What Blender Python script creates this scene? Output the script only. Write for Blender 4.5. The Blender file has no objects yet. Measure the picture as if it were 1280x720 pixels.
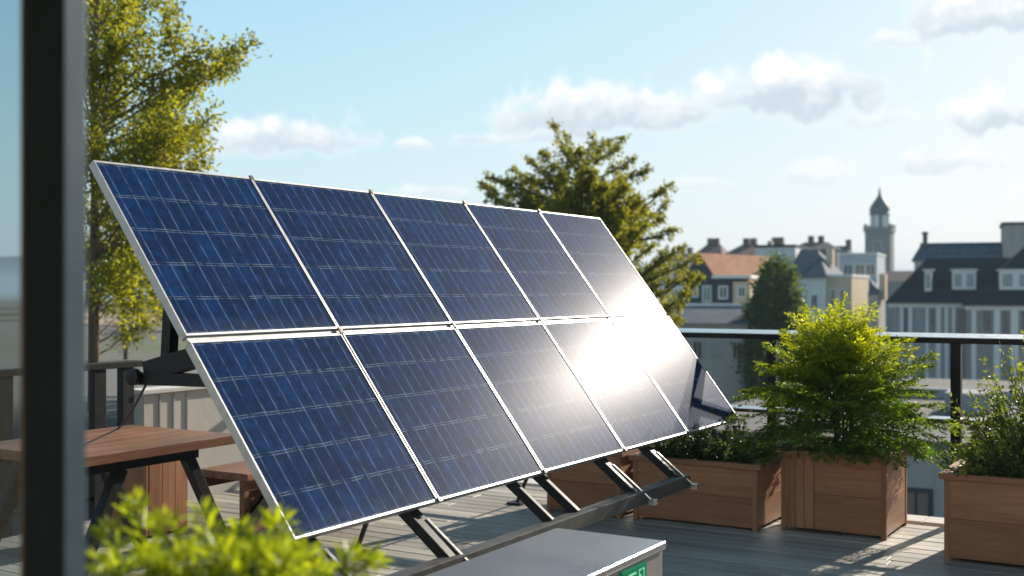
import bpy, bmesh, math, random
import numpy as np
from mathutils import Vector, Matrix

# ------------------------------------------------------------------ camera, sky, sun, exposure
S = bpy.context.scene
COL = S.collection
R = math.radians
F_PX = 1480.0                      # focal length in pixels of a 1280 wide picture
YAW = R(30.88)
EYE = 1.55
cam = bpy.data.cameras.new('camera')
cam_o = bpy.data.objects.new('camera', cam)
COL.objects.link(cam_o)
cam_o.location = (0, 0, EYE)
cam_o.rotation_euler = (R(90), 0, YAW)
cam.sensor_width = 36.0
cam.lens = F_PX / 1280 * 36.0
cam.clip_start = 0.05
cam.clip_end = 9000
cam.dof.use_dof = True
cam.dof.focus_distance = 5.9
cam.dof.aperture_fstop = 2.2
cam.dof.aperture_blades = 0
S.camera = cam_o
S.cycles.use_denoising = True
S.cycles.max_bounces = 10
S.cycles.transparent_max_bounces = 12
S.cycles.volume_bounces = 0
S.cycles.sample_clamp_indirect = 8.0
try:
    S.cycles.denoiser = 'OPENIMAGEDENOISE'
except Exception:
    pass
S.render.resolution_x, S.render.resolution_y = 1024, 576
S.view_settings.view_transform = 'Standard'
S.view_settings.look = 'None'
S.view_settings.gamma = 1.0
S.view_settings.exposure = 0.8
S.view_settings.use_curve_mapping = False

CR = Vector((math.cos(YAW), math.sin(YAW), 0))     # camera right
CF = Vector((-math.sin(YAW), math.cos(YAW), 0))    # camera forward
UP = Vector((0, 0, 1))


def at(px, py, z):
    """the place z metres in front of the camera that the photograph shows at px, py"""
    return CR * ((px - 640) / F_PX * z) + CF * z + UP * (EYE - (py - 360) / F_PX * z)


SUN_DIR = Vector((0.156, 0.905, 0.394)).normalized()
SUN_EL = math.asin(SUN_DIR.z)
SUN_AZ = math.atan2(SUN_DIR.x, SUN_DIR.y)
sun = bpy.data.lights.new('sun', 'SUN')
sun.energy = 5.0
sun.angle = R(0.55)
sun.color = (1.0, 0.90, 0.76)
sun_o = bpy.data.objects.new('sun', sun)
COL.objects.link(sun_o)
sun_o.rotation_euler = SUN_DIR.to_track_quat('Z', 'Y').to_euler()

W = bpy.data.worlds.new('World')
S.world = W
W.use_nodes = True
wn, wl = W.node_tree.nodes, W.node_tree.links
wn.clear()


def wmath(op, a, b=None, c=None, clamp=False):
    n = wn.new('ShaderNodeMath')
    n.operation = op
    n.use_clamp = clamp
    for i, v in enumerate((a, b, c)):
        if v is None:
            continue
        if isinstance(v, (int, float)):
            n.inputs[i].default_value = v
        else:
            wl.new(v, n.inputs[i])
    return n.outputs[0]


def wdot(a, vec):
    n = wn.new('ShaderNodeVectorMath')
    n.operation = 'DOT_PRODUCT'
    wl.new(a, n.inputs[0])
    n.inputs[1].default_value = vec
    return n.outputs['Value']


def wmap(v, a, b, c=0.0, d=1.0):
    n = wn.new('ShaderNodeMapRange')
    n.interpolation_type = 'SMOOTHSTEP'
    wl.new(v, n.inputs[0])
    for i, x in enumerate((a, b, c, d)):
        n.inputs[i + 1].default_value = x
    return n.outputs[0]


sky = wn.new('ShaderNodeTexSky')
sky.sky_type = 'NISHITA'
sky.sun_disc = False
sky.sun_elevation = SUN_EL
sky.sun_rotation = SUN_AZ
sky.altitude = 50
sky.air_density = 1.0
sky.dust_density = .6
sky.ozone_density = 1.6
tc = wn.new('ShaderNodeTexCoord')
D = tc.outputs['Generated']
noi = wn.new('ShaderNodeTexNoise')
noi.inputs['Scale'].default_value = 34
noi.inputs['Detail'].default_value = 7
noi.inputs['Roughness'].default_value = 0.56
wl.new(D, noi.inputs['Vector'])
nz = wmath('SUBTRACT', noi.outputs['Fac'], 0.5)
noi2 = wn.new('ShaderNodeTexNoise')
noi2.inputs['Scale'].default_value = 12
noi2.inputs['Detail'].default_value = 3
wl.new(D, noi2.inputs['Vector'])
nz2 = wmath('SUBTRACT', noi2.outputs['Fac'], 0.5)
# clouds that stand in fixed directions of the sky: azimuth/elevation centre, width, height, thickness
CLOUDS = [
    (376, 178, 115, 42, .95), (300, 190, 55, 12, .7), (430, 180, 52, 20, .8), (515, 182, 34, 12, .75), (590, 176, 36, 14, .75),
    (745, 146, 135, 54, 1.0), (850, 146, 85, 40, .95), (690, 172, 60, 22, .8), (1005, 122, 150, 54, 1.0), (940, 128, 80, 34, .9),
    (1080, 108, 60, 30, .8), (1255, 150, 90, 38, .95), (1235, 18, 120, 52, .95), (1112, 52, 46, 20, .7),
    (1168, 208, 85, 26, .75), (1010, 222, 60, 22, .6), (870, 232, 55, 16, .55), (540, 242, 60, 14, .6), (1090, 150, 60, 26, .6), (690, 188, 50, 16, .7),
    (1500, 120, 160, 60, .9), (1750, 30, 200, 60, .9), (-200, 130, 150, 50, .9), (1420, 230, 120, 30, .7),
]
dens = None
shade = None
for (px, py, w, h, k) in CLOUDS:
    d = (CR * ((px - 640) / F_PX) + CF + UP * ((360 - py) / F_PX)).normalized()
    rt = d.cross(UP).normalized()
    up = rt.cross(d).normalized()
    a = wmath('DIVIDE', wdot(D, rt), w / F_PX)
    b = wmath('DIVIDE', wdot(D, up), h / F_PX)
    bneg = wmath('MULTIPLY', wmath('MINIMUM', b, 0.0), 2.0)
    bb = wmath('ADD', wmath('MAXIMUM', b, 0.0), bneg)
    r2 = wmath('ADD', wmath('MULTIPLY', a, a), wmath('MULTIPLY', bb, bb))
    m = wmath('SUBTRACT', 1.0, wmath('SQRT', r2))
    front = wmath('GREATER_THAN', wdot(D, d), 0.5)
    m = wmath('ADD', m, wmath('MULTIPLY', nz, 2.3))
    m = wmath('ADD', m, wmath('MULTIPLY', nz2, 1.2))
    m = wmath('MULTIPLY', wmap(m, -.05, 0.55, 0.0, k), front)
    # a cloud's own shade: base is thick and faces away from the light
    s = wmap(wmath('ADD', b, wmath('MULTIPLY', nz, 2.2)), 0.70, -0.20, 0.0, 1.0)
    s = wmath('MULTIPLY', s, m)
    dens = m if dens is None else wmath('MAXIMUM', dens, m)
    shade = s if shade is None else wmath('MAXIMUM', shade, s)
cl = wn.new('ShaderNodeMix')
cl.data_type = 'RGBA'
CLOUD_LIT = (9.5, 9.6, 9.7, 1)
CLOUD_DARK = (5.2, 6.2, 7.0, 1)
cl.inputs['A'].default_value = CLOUD_LIT
cl.inputs['B'].default_value = CLOUD_DARK
wl.new(wmath('MULTIPLY', shade, 0.85), cl.inputs['Factor'])
mx = wn.new('ShaderNodeMix')
mx.data_type = 'RGBA'
wl.new(dens, mx.inputs['Factor'])
sky_sep = wn.new('ShaderNodeSeparateColor')
wl.new(sky.outputs[0], sky_sep.inputs[0])
sky_cmb = wn.new('ShaderNodeCombineColor')
for i, (a_, b_) in enumerate(((12.9, 6.0), (11.0, 2.75), (10.5, 1.75))):   # hazy summer air: bright, pale, never yellow
    ch = sky_sep.outputs[i]
    wl.new(wmath('DIVIDE', wmath('MULTIPLY', ch, a_), wmath('ADD', ch, b_)), sky_cmb.inputs[i])
# the sky deepens towards the zenith and away from the sun
el_ = wdot(D, UP)
deep = wmap(el_, .20, .70, 1.0, .42)
away = wmap(wdot(D, tuple(SUN_DIR)), -.5, .75, .95, 1.0)
sky_mul = wn.new('ShaderNodeVectorMath')
sky_mul.operation = 'SCALE'
wl.new(sky_cmb.outputs[0], sky_mul.inputs[0])
wl.new(wmath('MULTIPLY', deep, away), sky_mul.inputs['Scale'])
wl.new(sky_mul.outputs[0], mx.inputs['A'])
wl.new(cl.outputs['Result'], mx.inputs['B'])
bg = wn.new('ShaderNodeBackground')
bg.inputs['Strength'].default_value = 0.066
wl.new(mx.outputs['Result'], bg.inputs['Color'])
wo = wn.new('ShaderNodeOutputWorld')
wl.new(bg.outputs[0], wo.inputs['Surface'])

# ------------------------------------------------------------------ materials
class NT:
    def __init__(self, name):
        self.m = bpy.data.materials.new(name)
        self.m.use_nodes = True
        self.n = self.m.node_tree.nodes
        self.l = self.m.node_tree.links
        self.b = self.n['Principled BSDF']
        self.out = self.n['Material Output']

    def new(self, t, **kw):
        n = self.n.new(t)
        for k, v in kw.items():
            if k in n.inputs:
                self.put(n.inputs[k], v)
            else:
                setattr(n, k, v)
        return n

    def put(self, sock, v):
        if isinstance(v, bpy.types.NodeSocket):
            self.l.new(v, sock)
        else:
            sock.default_value = v

    def math(self, op, a, b=None, c=None):
        n = self.n.new('ShaderNodeMath')
        n.operation = op
        for i, v in enumerate((a, b, c)):
            if v is not None:
                self.put(n.inputs[i], v)
        return n.outputs[0]

    def mix(self, f, a, b, mode='MIX'):
        n = self.n.new('ShaderNodeMix')
        n.data_type = 'RGBA'
        n.blend_type = mode
        self.put(n.inputs['Factor'], f)
        self.put(n.inputs['A'], a)
        self.put(n.inputs['B'], b)
        return n.outputs['Result']

    def noise(self, vec, scale, detail=4, rough=.55, dist=0.0):
        n = self.n.new('ShaderNodeTexNoise')
        if vec is not None:
            self.l.new(vec, n.inputs['Vector'])
        n.inputs['Scale'].default_value = scale
        n.inputs['Detail'].default_value = detail
        n.inputs['Roughness'].default_value = rough
        n.inputs['Distortion'].default_value = dist
        return n.outputs['Fac']

    def coord(self, kind='Object', scale=None):
        o = self.n.new('ShaderNodeTexCoord').outputs[kind]
        if scale:
            mp = self.n.new('ShaderNodeMapping')
            self.l.new(o, mp.inputs['Vector'])
            mp.inputs['Scale'].default_value = scale
            o = mp.outputs[0]
        return o

    def island(self):
        return self.n.new('ShaderNodeNewGeometry').outputs['Random Per Island']

    def ramp(self, f, stops):
        n = self.n.new('ShaderNodeValToRGB')
        self.l.new(f, n.inputs[0])
        e = n.color_ramp.elements
        while len(e) < len(stops):
            e.new(0.5)
        for i, (p, c) in enumerate(stops):
            e[i].position = p
            e[i].color = (*c, 1)
        return n.outputs[0]

    def range(self, v, a, b, c=0., d=1.):
        n = self.n.new('ShaderNodeMapRange')
        self.l.new(v, n.inputs[0])
        for i, x in enumerate((a, b, c, d)):
            n.inputs[i + 1].default_value = x
        return n.outputs[0]

    def bump(self, h, strength=.3, dist=.01):
        n = self.n.new('ShaderNodeBump')
        n.inputs['Strength'].default_value = strength
        n.inputs['Distance'].default_value = dist
        self.l.new(h, n.inputs['Height'])
        self.l.new(n.outputs[0], self.b.inputs['Normal'])

    def set(self, **kw):
        for k, v in kw.items():
            self.put(self.b.inputs[k.replace('_', ' ')], v)
        return self


def c4(c):
    return (*c, 1)


def mat_plain(name, col, rough=.5, metal=0., var=.12, scale=8, bump=0., spec=.5):
    t = NT(name)
    o = t.coord()
    n = t.noise(o, scale, 6, .6)
    f = t.range(n, .3, .7)
    t.set(Base_Color=t.mix(f, c4([x * (1 - var) for x in col]), c4([min(1, x * (1 + var)) for x in col])), Metallic=metal)
    t.set(Roughness=t.range(n, .2, .8, max(.02, rough - .08), min(1, rough + .1)))
    t.b.inputs['Specular IOR Level'].default_value = spec
    if bump:
        t.bump(t.noise(o, scale * 6, 5), bump, .01)
    return t.m


def mat_wood(name, a, b, axis, rough=.55, bump=.25, grain=1.0):
    """planks with long grain along an axis; each island its own tone"""
    t = NT(name)
    sc = [26 * grain] * 3
    sc[axis] = 1.6 * grain
    isl = t.island()
    o = t.coord('Object', sc)
    off = t.new('ShaderNodeVectorMath', operation='ADD')
    t.l.new(o, off.inputs[0])
    cmb = t.new('ShaderNodeCombineXYZ')
    for i in range(3):
        t.l.new(t.math('MULTIPLY', isl, 40.0 + 9 * i), cmb.inputs[i])
    t.l.new(cmb.outputs[0], off.inputs[1])
    v = off.outputs[0]
    g = t.noise(v, 1.0, 7, .62, .6)
    g2 = t.noise(v, 4.5, 4, .6)
    f = t.math('ADD', t.math('MULTIPLY', g, .75), t.math('MULTIPLY', g2, .25))
    base = t.mix(t.range(f, .32, .68), c4(a), c4(b))
    tone = t.range(isl, 0, 1, .72, 1.18)
    hs = t.new('ShaderNodeHueSaturation')
    t.l.new(base, hs.inputs['Color'])
    t.l.new(tone, hs.inputs['Value'])
    dirt = t.range(t.noise(t.coord(), 2.3, 5), .45, .75, 0, .35)
    t.set(Base_Color=t.mix(dirt, hs.outputs[0], c4([x * .55 for x in a])))
    t.set(Roughness=t.range(f, .2, .8, rough - .1, rough + .15))
    t.bump(f, bump, .004)
    return t.m


def mat_leaf(name, dark, young, trans=.45, rough=.45, sat=1.0, spread=.35):
    """leaf: colour varies from leaf to leaf and from old growth to young tips (attribute tip)"""
    t = NT(name)
    isl = t.island()
    tip = t.new('ShaderNodeAttribute', attribute_name='tip').outputs['Fac']
    f = t.math('ADD', tip, t.math('MULTIPLY', t.math('SUBTRACT', isl, .5), spread))
    cl_ = t.new('ShaderNodeClamp')
    t.l.new(f, cl_.inputs[0])
    col = t.mix(cl_.outputs[0], c4(dark), c4(young))
    hs = t.new('ShaderNodeHueSaturation')
    t.l.new(col, hs.inputs['Color'])
    t.l.new(t.range(isl, 0, 1, .75, 1.25), hs.inputs['Value'])
    hs.inputs['Saturation'].default_value = sat
    t.set(Base_Color=hs.outputs[0], Roughness=rough)
    t.b.inputs['Specular IOR Level'].default_value = .35
    tr = t.new('ShaderNodeBsdfTranslucent')
    warm = t.mix(1.0, hs.outputs[0], (1.7, 1.6, .7, 1), 'MULTIPLY')
    t.l.new(warm, tr.inputs['Color'])
    ms = t.new('ShaderNodeMixShader')
    ms.inputs[0].default_value = trans
    t.l.new(t.b.outputs[0], ms.inputs[1])
    t.l.new(tr.outputs[0], ms.inputs[2])
    t.l.new(ms.outputs[0], t.out.inputs['Surface'])
    return t.m


def mat_deck():
    t = NT('weathered_deck')
    isl = t.island()
    o = t.coord('Object', (1.4, 24, 24))
    cmb = t.new('ShaderNodeCombineXYZ')
    for i in range(3):
        t.l.new(t.math('MULTIPLY', isl, 37.0 + 11 * i), cmb.inputs[i])
    add = t.new('ShaderNodeVectorMath', operation='ADD')
    t.l.new(o, add.inputs[0])
    t.l.new(cmb.outputs[0], add.inputs[1])
    g = t.noise(add.outputs[0], 1.0, 8, .65, .8)
    g2 = t.noise(add.outputs[0], 5.0, 4, .6)
    f = t.math('ADD', t.math('MULTIPLY', g, .7), t.math('MULTIPLY', g2, .3))
    base = t.ramp(f, [(.28, (.19, .17, .148)), (.5, (.37, .34, .295)), (.75, (.52, .48, .42))])
    hs = t.new('ShaderNodeHueSaturation')
    t.l.new(base, hs.inputs['Color'])
    t.l.new(t.range(isl, 0, 1, .72, 1.22), hs.inputs['Value'])
    stain = t.range(t.noise(t.coord(), 1.1, 6, .6), .5, .75, 0, .45)
    t.set(Base_Color=t.mix(stain, hs.outputs[0], (.12, .105, .09, 1)), Roughness=t.range(f, .2, .8, .42, .7))
    t.bump(f, .5, .004)
    return t.m


def mat_cells():
    t = NT('solar_cells')
    uv = t.new('ShaderNodeUVMap').outputs[0]
    sp = t.new('ShaderNodeSeparateXYZ')
    t.l.new(uv, sp.inputs[0])
    u, v = sp.outputs[0], sp.outputs[1]
    oi = t.new('ShaderNodeObjectInfo').outputs['Random']
    NCOL, NROW = 6, 5

    def line(x, n, half, soft):
        """1 on the lines at whole numbers of x*n"""
        fr = t.math('FRACT', t.math('MULTIPLY', x, float(n)))
        d = t.math('MINIMUM', fr, t.math('SUBTRACT', 1.0, fr))
        m = t.new('ShaderNodeMapRange', interpolation_type='SMOOTHSTEP')
        t.l.new(d, m.inputs[0])
        m.inputs[1].default_value = half
        m.inputs[2].default_value = half + soft
        m.inputs[3].default_value = 1
        m.inputs[4].default_value = 0
        return m.outputs[0]

    pos = t.coord('Object')
    nl = t.range(t.noise(pos, 13, 4), .38, .62, .18, 1.15)
    nl2 = t.range(t.noise(pos, 17, 4), .40, .58, .08, 1.0)
    wob = t.math('MULTIPLY', t.math('SUBTRACT', t.noise(pos, 9.0, 3), .5), .010)
    u2 = t.math('ADD', u, wob)
    v2 = t.math('ADD', v, wob)
    gapv = line(u2, NCOL, .018, .015)
    gaph = line(v2, NROW, .034, .010)
    gaph_in = line(v2, NROW, .020, .010)
    edge_h = t.math('SUBTRACT', gaph, gaph_in)
    # bus bars: two in each cell
    us = t.math('ADD', u2, 1.0 / (NCOL * 4))
    bus = line(us, NCOL * 2, .03, .03)
    finger = line(v, 190, .12, .2)
    # crystal grain
    vo = t.new('ShaderNodeTexVoronoi')
    t.l.new(pos, vo.inputs['Vector'])
    vo.inputs['Scale'].default_value = 55
    sepc = t.new('ShaderNodeSeparateColor')
    t.l.new(vo.outputs['Color'], sepc.inputs[0])
    cr = sepc.outputs[0]
    # each cell a slightly different blue
    cellx = t.math('FLOOR', t.math('MULTIPLY', u, float(NCOL)))
    celly = t.math('FLOOR', t.math('MULTIPLY', v, float(NROW)))
    cmb = t.new('ShaderNodeCombineXYZ')
    t.l.new(cellx, cmb.inputs[0])
    t.l.new(celly, cmb.inputs[1])
    t.l.new(t.math('MULTIPLY', oi, 50.0), cmb.inputs[2])
    wn_ = t.new('ShaderNodeTexWhiteNoise')
    t.l.new(cmb.outputs[0], wn_.inputs['Vector'])
    tone = t.math('ADD', t.math('MULTIPLY', wn_.outputs['Value'], .5), t.math('MULTIPLY', cr, .5))
    vo2 = t.new('ShaderNodeTexVoronoi', distance='MANHATTAN')
    t.l.new(pos, vo2.inputs['Vector'])
    vo2.inputs['Scale'].default_value = 24
    sc2 = t.new('ShaderNodeSeparateColor')
    t.l.new(vo2.outputs['Color'], sc2.inputs[0])
    tone = t.math('ADD', t.math('MULTIPLY', tone, .6), t.math('MULTIPLY', sc2.outputs[1], .4))
    tone = t.math('ADD', tone, t.math('MULTIPLY', t.math('SUBTRACT', oi, .5), .25))
    blue = t.mix(t.range(tone, .2, .8), (.0005, .009, .046, 1), (.002, .026, .115, 1))
    blue = t.mix(t.math('MULTIPLY', finger, .10), blue, (.03, .08, .19, 1))
    blue = t.mix(t.math('MULTIPLY', gapv, .75), blue, (.003, .009, .035, 1))
    blue = t.mix(t.math('MULTIPLY', gaph, .8), blue, (.003, .009, .035, 1))
    blue = t.mix(t.math('MULTIPLY', t.math('MULTIPLY', edge_h, nl2), 1.0), blue, (.19, .27, .42, 1))
    blue = t.mix(t.math('MULTIPLY', t.math('MULTIPLY', bus, nl), .50), blue, (.16, .22, .36, 1))
    # a little dust lying on the glass
    dust = t.range(t.noise(pos, 3.0, 7, .65), .4, .8, .0, .02)
    low = t.math('MULTIPLY', t.range(v, .10, 0.0, 0, .16), t.range(t.noise(t.coord('Object', (9, 3, 3)), 2.5, 6, .7), .35, .7))
    blue = t.mix(t.math('ADD', dust, low), blue, (.33, .33, .32, 1))
    t.set(Base_Color=blue, Roughness=.42, Metallic=0.)
    t.b.inputs['Specular IOR Level'].default_value = .02
    n2 = t.noise(pos, 120, 4, .7)
    n3 = t.noise(t.coord('Object', (40, 40, 3)), 2.0, 6, .7)
    bp = t.new('ShaderNodeBump')
    bp.inputs['Strength'].default_value = .012
    bp.inputs['Distance'].default_value = .002
    t.l.new(t.noise(pos, 160, 3), bp.inputs['Height'])
    g1 = t.new('ShaderNodeBsdfGlossy', distribution='BECKMANN')
    t.l.new(t.range(t.math('MULTIPLY', t.math('ADD', n2, n3), .5), .3, .7, .044, .068), g1.inputs['Roughness'])
    t.l.new(bp.outputs[0], g1.inputs['Normal'])
    g2 = t.new('ShaderNodeBsdfGlossy', distribution='GGX')
    g2.inputs['Roughness'].default_value = .25
    gm = t.new('ShaderNodeMixShader')
    gm.inputs[0].default_value = .04
    t.l.new(g1.outputs[0], gm.inputs[1])
    t.l.new(g2.outputs[0], gm.inputs[2])
    fr = t.new('ShaderNodeFresnel')
    fr.inputs['IOR'].default_value = 1.47
    fm = t.new('ShaderNodeMixShader')
    t.l.new(fr.outputs[0], fm.inputs[0])
    df = t.new('ShaderNodeBsdfDiffuse', Color=blue)
    t.l.new(df.outputs[0], fm.inputs[1])
    t.l.new(gm.outputs[0], fm.inputs[2])
    t.l.new(fm.outputs[0], t.out.inputs['Surface'])
    return t.m


def mat_glass(name, tint, rough=.02, through=.8):
    t = NT(name)
    tr = t.new('ShaderNodeBsdfTransparent')
    tr.inputs['Color'].default_value = c4(tint)
    gl = t.new('ShaderNodeBsdfGlossy')
    gl.inputs['Roughness'].default_value = rough
    lw = t.new('ShaderNodeLayerWeight')
    lw.inputs['Blend'].default_value = .5
    ms = t.new('ShaderNodeMixShader')
    t.l.new(t.math('ADD', t.math('MULTIPLY', t.math('POWER', lw.outputs['Facing'], 5.0), .9), .04), ms.inputs[0])
    t.l.new(tr.outputs[0], ms.inputs[1])
    t.l.new(gl.outputs[0], ms.inputs[2])
    dif = t.new('ShaderNodeBsdfDiffuse')
    dif.inputs['Color'].default_value = (.42, .42, .38, 1)
    ms2 = t.new('ShaderNodeMixShader')
    ms2.inputs[0].default_value = through
    t.l.new(dif.outputs[0], ms2.inputs[1])
    t.l.new(ms.outputs[0], ms2.inputs[2])
    t.l.new(ms2.outputs[0], t.out.inputs['Surface'])
    return t.m


def mat_roof(name, a, b, rows=.22):
    t = NT(name)
    o = t.coord()
    br = t.new('ShaderNodeTexBrick')
    mp = t.new('ShaderNodeMapping')
    t.l.new(o, mp.inputs[0])
    mp.inputs['Rotation'].default_value = (R(55), 0, 0)
    t.l.new(mp.outputs[0], br.inputs['Vector'])
    br.inputs['Color1'].default_value = c4(a)
    br.inputs['Color2'].default_value = c4(b)
    br.inputs['Mortar'].default_value = c4([x * .5 for x in a])
    br.inputs['Scale'].default_value = 1.0
    br.inputs['Brick Width'].default_value = .3
    br.inputs['Row Height'].default_value = rows
    br.inputs['Mortar Size'].default_value = .012
    w = t.noise(o, .9, 6, .6)
    t.set(Base_Color=t.mix(t.range(w, .4, .75, 0, .5), br.outputs[0], c4([x * .7 for x in b])), Roughness=.85)
    t.b.inputs['Specular IOR Level'].default_value = .12
    return t.m


def mat_wall(name, col, var=.18):
    t = NT(name)
    o = t.coord()
    st = t.noise(t.coord('Object', (1.2, 1.2, .25)), 2.0, 6, .6)
    fine = t.noise(o, 14, 5, .6)
    f = t.math('ADD', t.math('MULTIPLY', st, .7), t.math('MULTIPLY', fine, .3))
    t.set(Base_Color=t.mix(t.range(f, .32, .7), c4([x * (1 - var) for x in col]), c4([min(.9, x * (1 + var * .6)) for x in col])), Roughness=.9)
    t.b.inputs['Specular IOR Level'].default_value = .1
    t.bump(fine, .2, .01)
    return t.m


M = {}
M['alu'] = mat_plain('anodised_aluminium', (.38, .39, .40), .46, .7, .10, 30)
M['joint'] = mat_plain('dull_joint_rail', (.30, .30, .30), .5, .5, .2, 12)
M['cap'] = mat_plain('glare_cap_metal', (.88, .88, .88), .36, 1., .04, 20)  # bright metal for the added glare strips on the black rails
M['clamp'] = mat_plain('dark_clamp', (.06, .05, .045), .45, .6, .2, 30)
M['black'] = mat_plain('black_coated_steel', (.006, .0065, .0075), .45, 0., .3, 20, .05, .3)
M['grey_rail'] = mat_plain('grey_galvanised_rail', (.06, .058, .055), .48, .2, .25, 14, .1)
M['steel'] = mat_plain('bright_steel', (.75, .73, .70), .22, 1., .1, 40)
M['rubber'] = mat_plain('black_rubber', (.012, .012, .012), .7, 0, .2, 20)
M['cells'] = mat_cells()
M['backsheet'] = mat_plain('white_backsheet', (.55, .55, .55), .5, 0, .05, 10)
M['deck'] = mat_deck()
M['coping'] = mat_wall('pale_stone_coping', (.62, .61, .58), .1)
M['planter'] = mat_wood('brown_planter_timber', (.24, .096, .040), (.46, .215, .10), 0, .5, .3)
M['planter_up'] = mat_wood('brown_planter_timber_upright', (.24, .096, .040), (.46, .215, .10), 2, .5, .3)
M['planter_side'] = mat_wood('brown_planter_timber_side', (.26, .115, .052), (.50, .25, .125), 1, .5, .3)
M['teak'] = mat_wood('oiled_table_timber', (.14, .05, .022), (.34, .155, .075), 1, .42, .3)
M['soil'] = mat_plain('dark_soil', (.03, .02, .013), .95, 0, .5, 40, .8)
M['door_frame'] = mat_plain('dark_door_aluminium', (.022, .055, .082), .42, .0, .15, 6)
M['door_skylit'] = mat_plain('skylit_door_aluminium', (.05, .085, .115), .42, .1, .1, 6)  # paler copy of the door colour, with sky light painted in
M['gasket'] = mat_plain('pale_glazing_bead', (.42, .40, .34), .5, 0, .1, 12)
M['door_glass'] = mat_glass('door_glass', (.82, .89, .91), .03, .88)
M['pale_wall'] = mat_wall('pale_parapet_render', (.50, .47, .42), .1)
M['case'] = mat_plain('grey_battery_case', (.23, .215, .195), .5, .25, .08, 25, .06)
M['case_top'] = mat_plain('satin_battery_lid', (.40, .40, .41), .28, .8, .03, 1.5)


def mat_screen(name, col, e):
    t = NT(name)
    t.set(Base_Color=c4(col), Roughness=.25)
    t.b.inputs['Emission Color'].default_value = c4(col)
    t.b.inputs['Emission Strength'].default_value = e
    return t.m


M['screen'] = mat_screen('green_display', (.0, .12, .055), .35)
M['digits'] = mat_screen('display_digits', (.15, .5, .28), .5)
M['leaf_fern'] = mat_leaf('feathery_leaf', (.055, .13, .012), (.33, .36, .018), .55)
M['leaf_box'] = mat_leaf('small_oval_leaf', (.06, .11, .025), (.21, .25, .055), .48, .4)
M['leaf_herb'] = mat_leaf('low_herb_leaf', (.028, .055, .018), (.075, .11, .035), .35)
M['leaf_front'] = mat_leaf('lime_leaf', (.055, .12, .010), (.30, .36, .02), .45, .45, 1.0, .55)
M['leaf_left'] = mat_leaf('yellowing_tree_leaf', (.12, .15, .016), (.29, .275, .028), .55)
M['leaf_mid'] = mat_leaf('olive_tree_leaf', (.11, .13, .016), (.26, .25, .03), .6)
M['leaf_cone'] = mat_leaf('cypress_leaf', (.05, .10, .025), (.14, .16, .04), .35)
M['leaf_far'] = mat_leaf('park_tree_leaf', (.06, .085, .018), (.17, .16, .025), .4)
M['leaf_dry'] = mat_leaf('dry_shrub_leaf', (.07, .06, .045), (.16, .12, .09), .3)
M['bark'] = mat_wood('pale_bark', (.09, .055, .032), (.24, .155, .09), 2, .85, .6, .6)
M['twig'] = mat_plain('green_twig', (.07, .075, .02), .7, 0, .3, 30)
M['bark_dark'] = mat_wood('dark_bark', (.04, .03, .022), (.10, .075, .05), 2, .85, .6, .6)
M['slate'] = mat_roof('dark_slate', (.011, .019, .030), (.018, .029, .044))
M['slate_blue'] = mat_roof('blue_grey_slate', (.075, .10, .135), (.10, .13, .17))
M['tile_orange'] = mat_roof('orange_clay_tile', (.36, .14, .065), (.46, .20, .10))
M['tile_brown'] = mat_roof('brown_clay_tile', (.11, .062, .05), (.16, .09, .07))
M['white_wall'] = mat_wall('white_render', (.78, .77, .76))
M['cream_wall'] = mat_wall('cream_render', (.62, .50, .37))
M['grey_wall'] = mat_wall('grey_render', (.36, .37, .39))
M['stone'] = mat_wall('grey_stone', (.36, .345, .335))
M['tower_stone'] = mat_wall('dark_tower_stone', (.19, .18, .18))
M['dark_wall'] = mat_wall('dark_painted_wall', (.06, .07, .09))
M['white_trim'] = mat_wall('white_trim', (.80, .80, .79), .06)
M['flat_roof'] = mat_wall('grey_roofing_felt', (.17, .165, .16), .25)
M['pane'] = mat_plain('window_pane', (.018, .022, .028), .06, 0, .2, 3, 0, .6)
M['pane_pale'] = mat_plain('pale_window_pane', (.25, .31, .33), .1, 0, .2, 3, 0, .6)
M['cladding'] = M['grey_wall']

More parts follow.
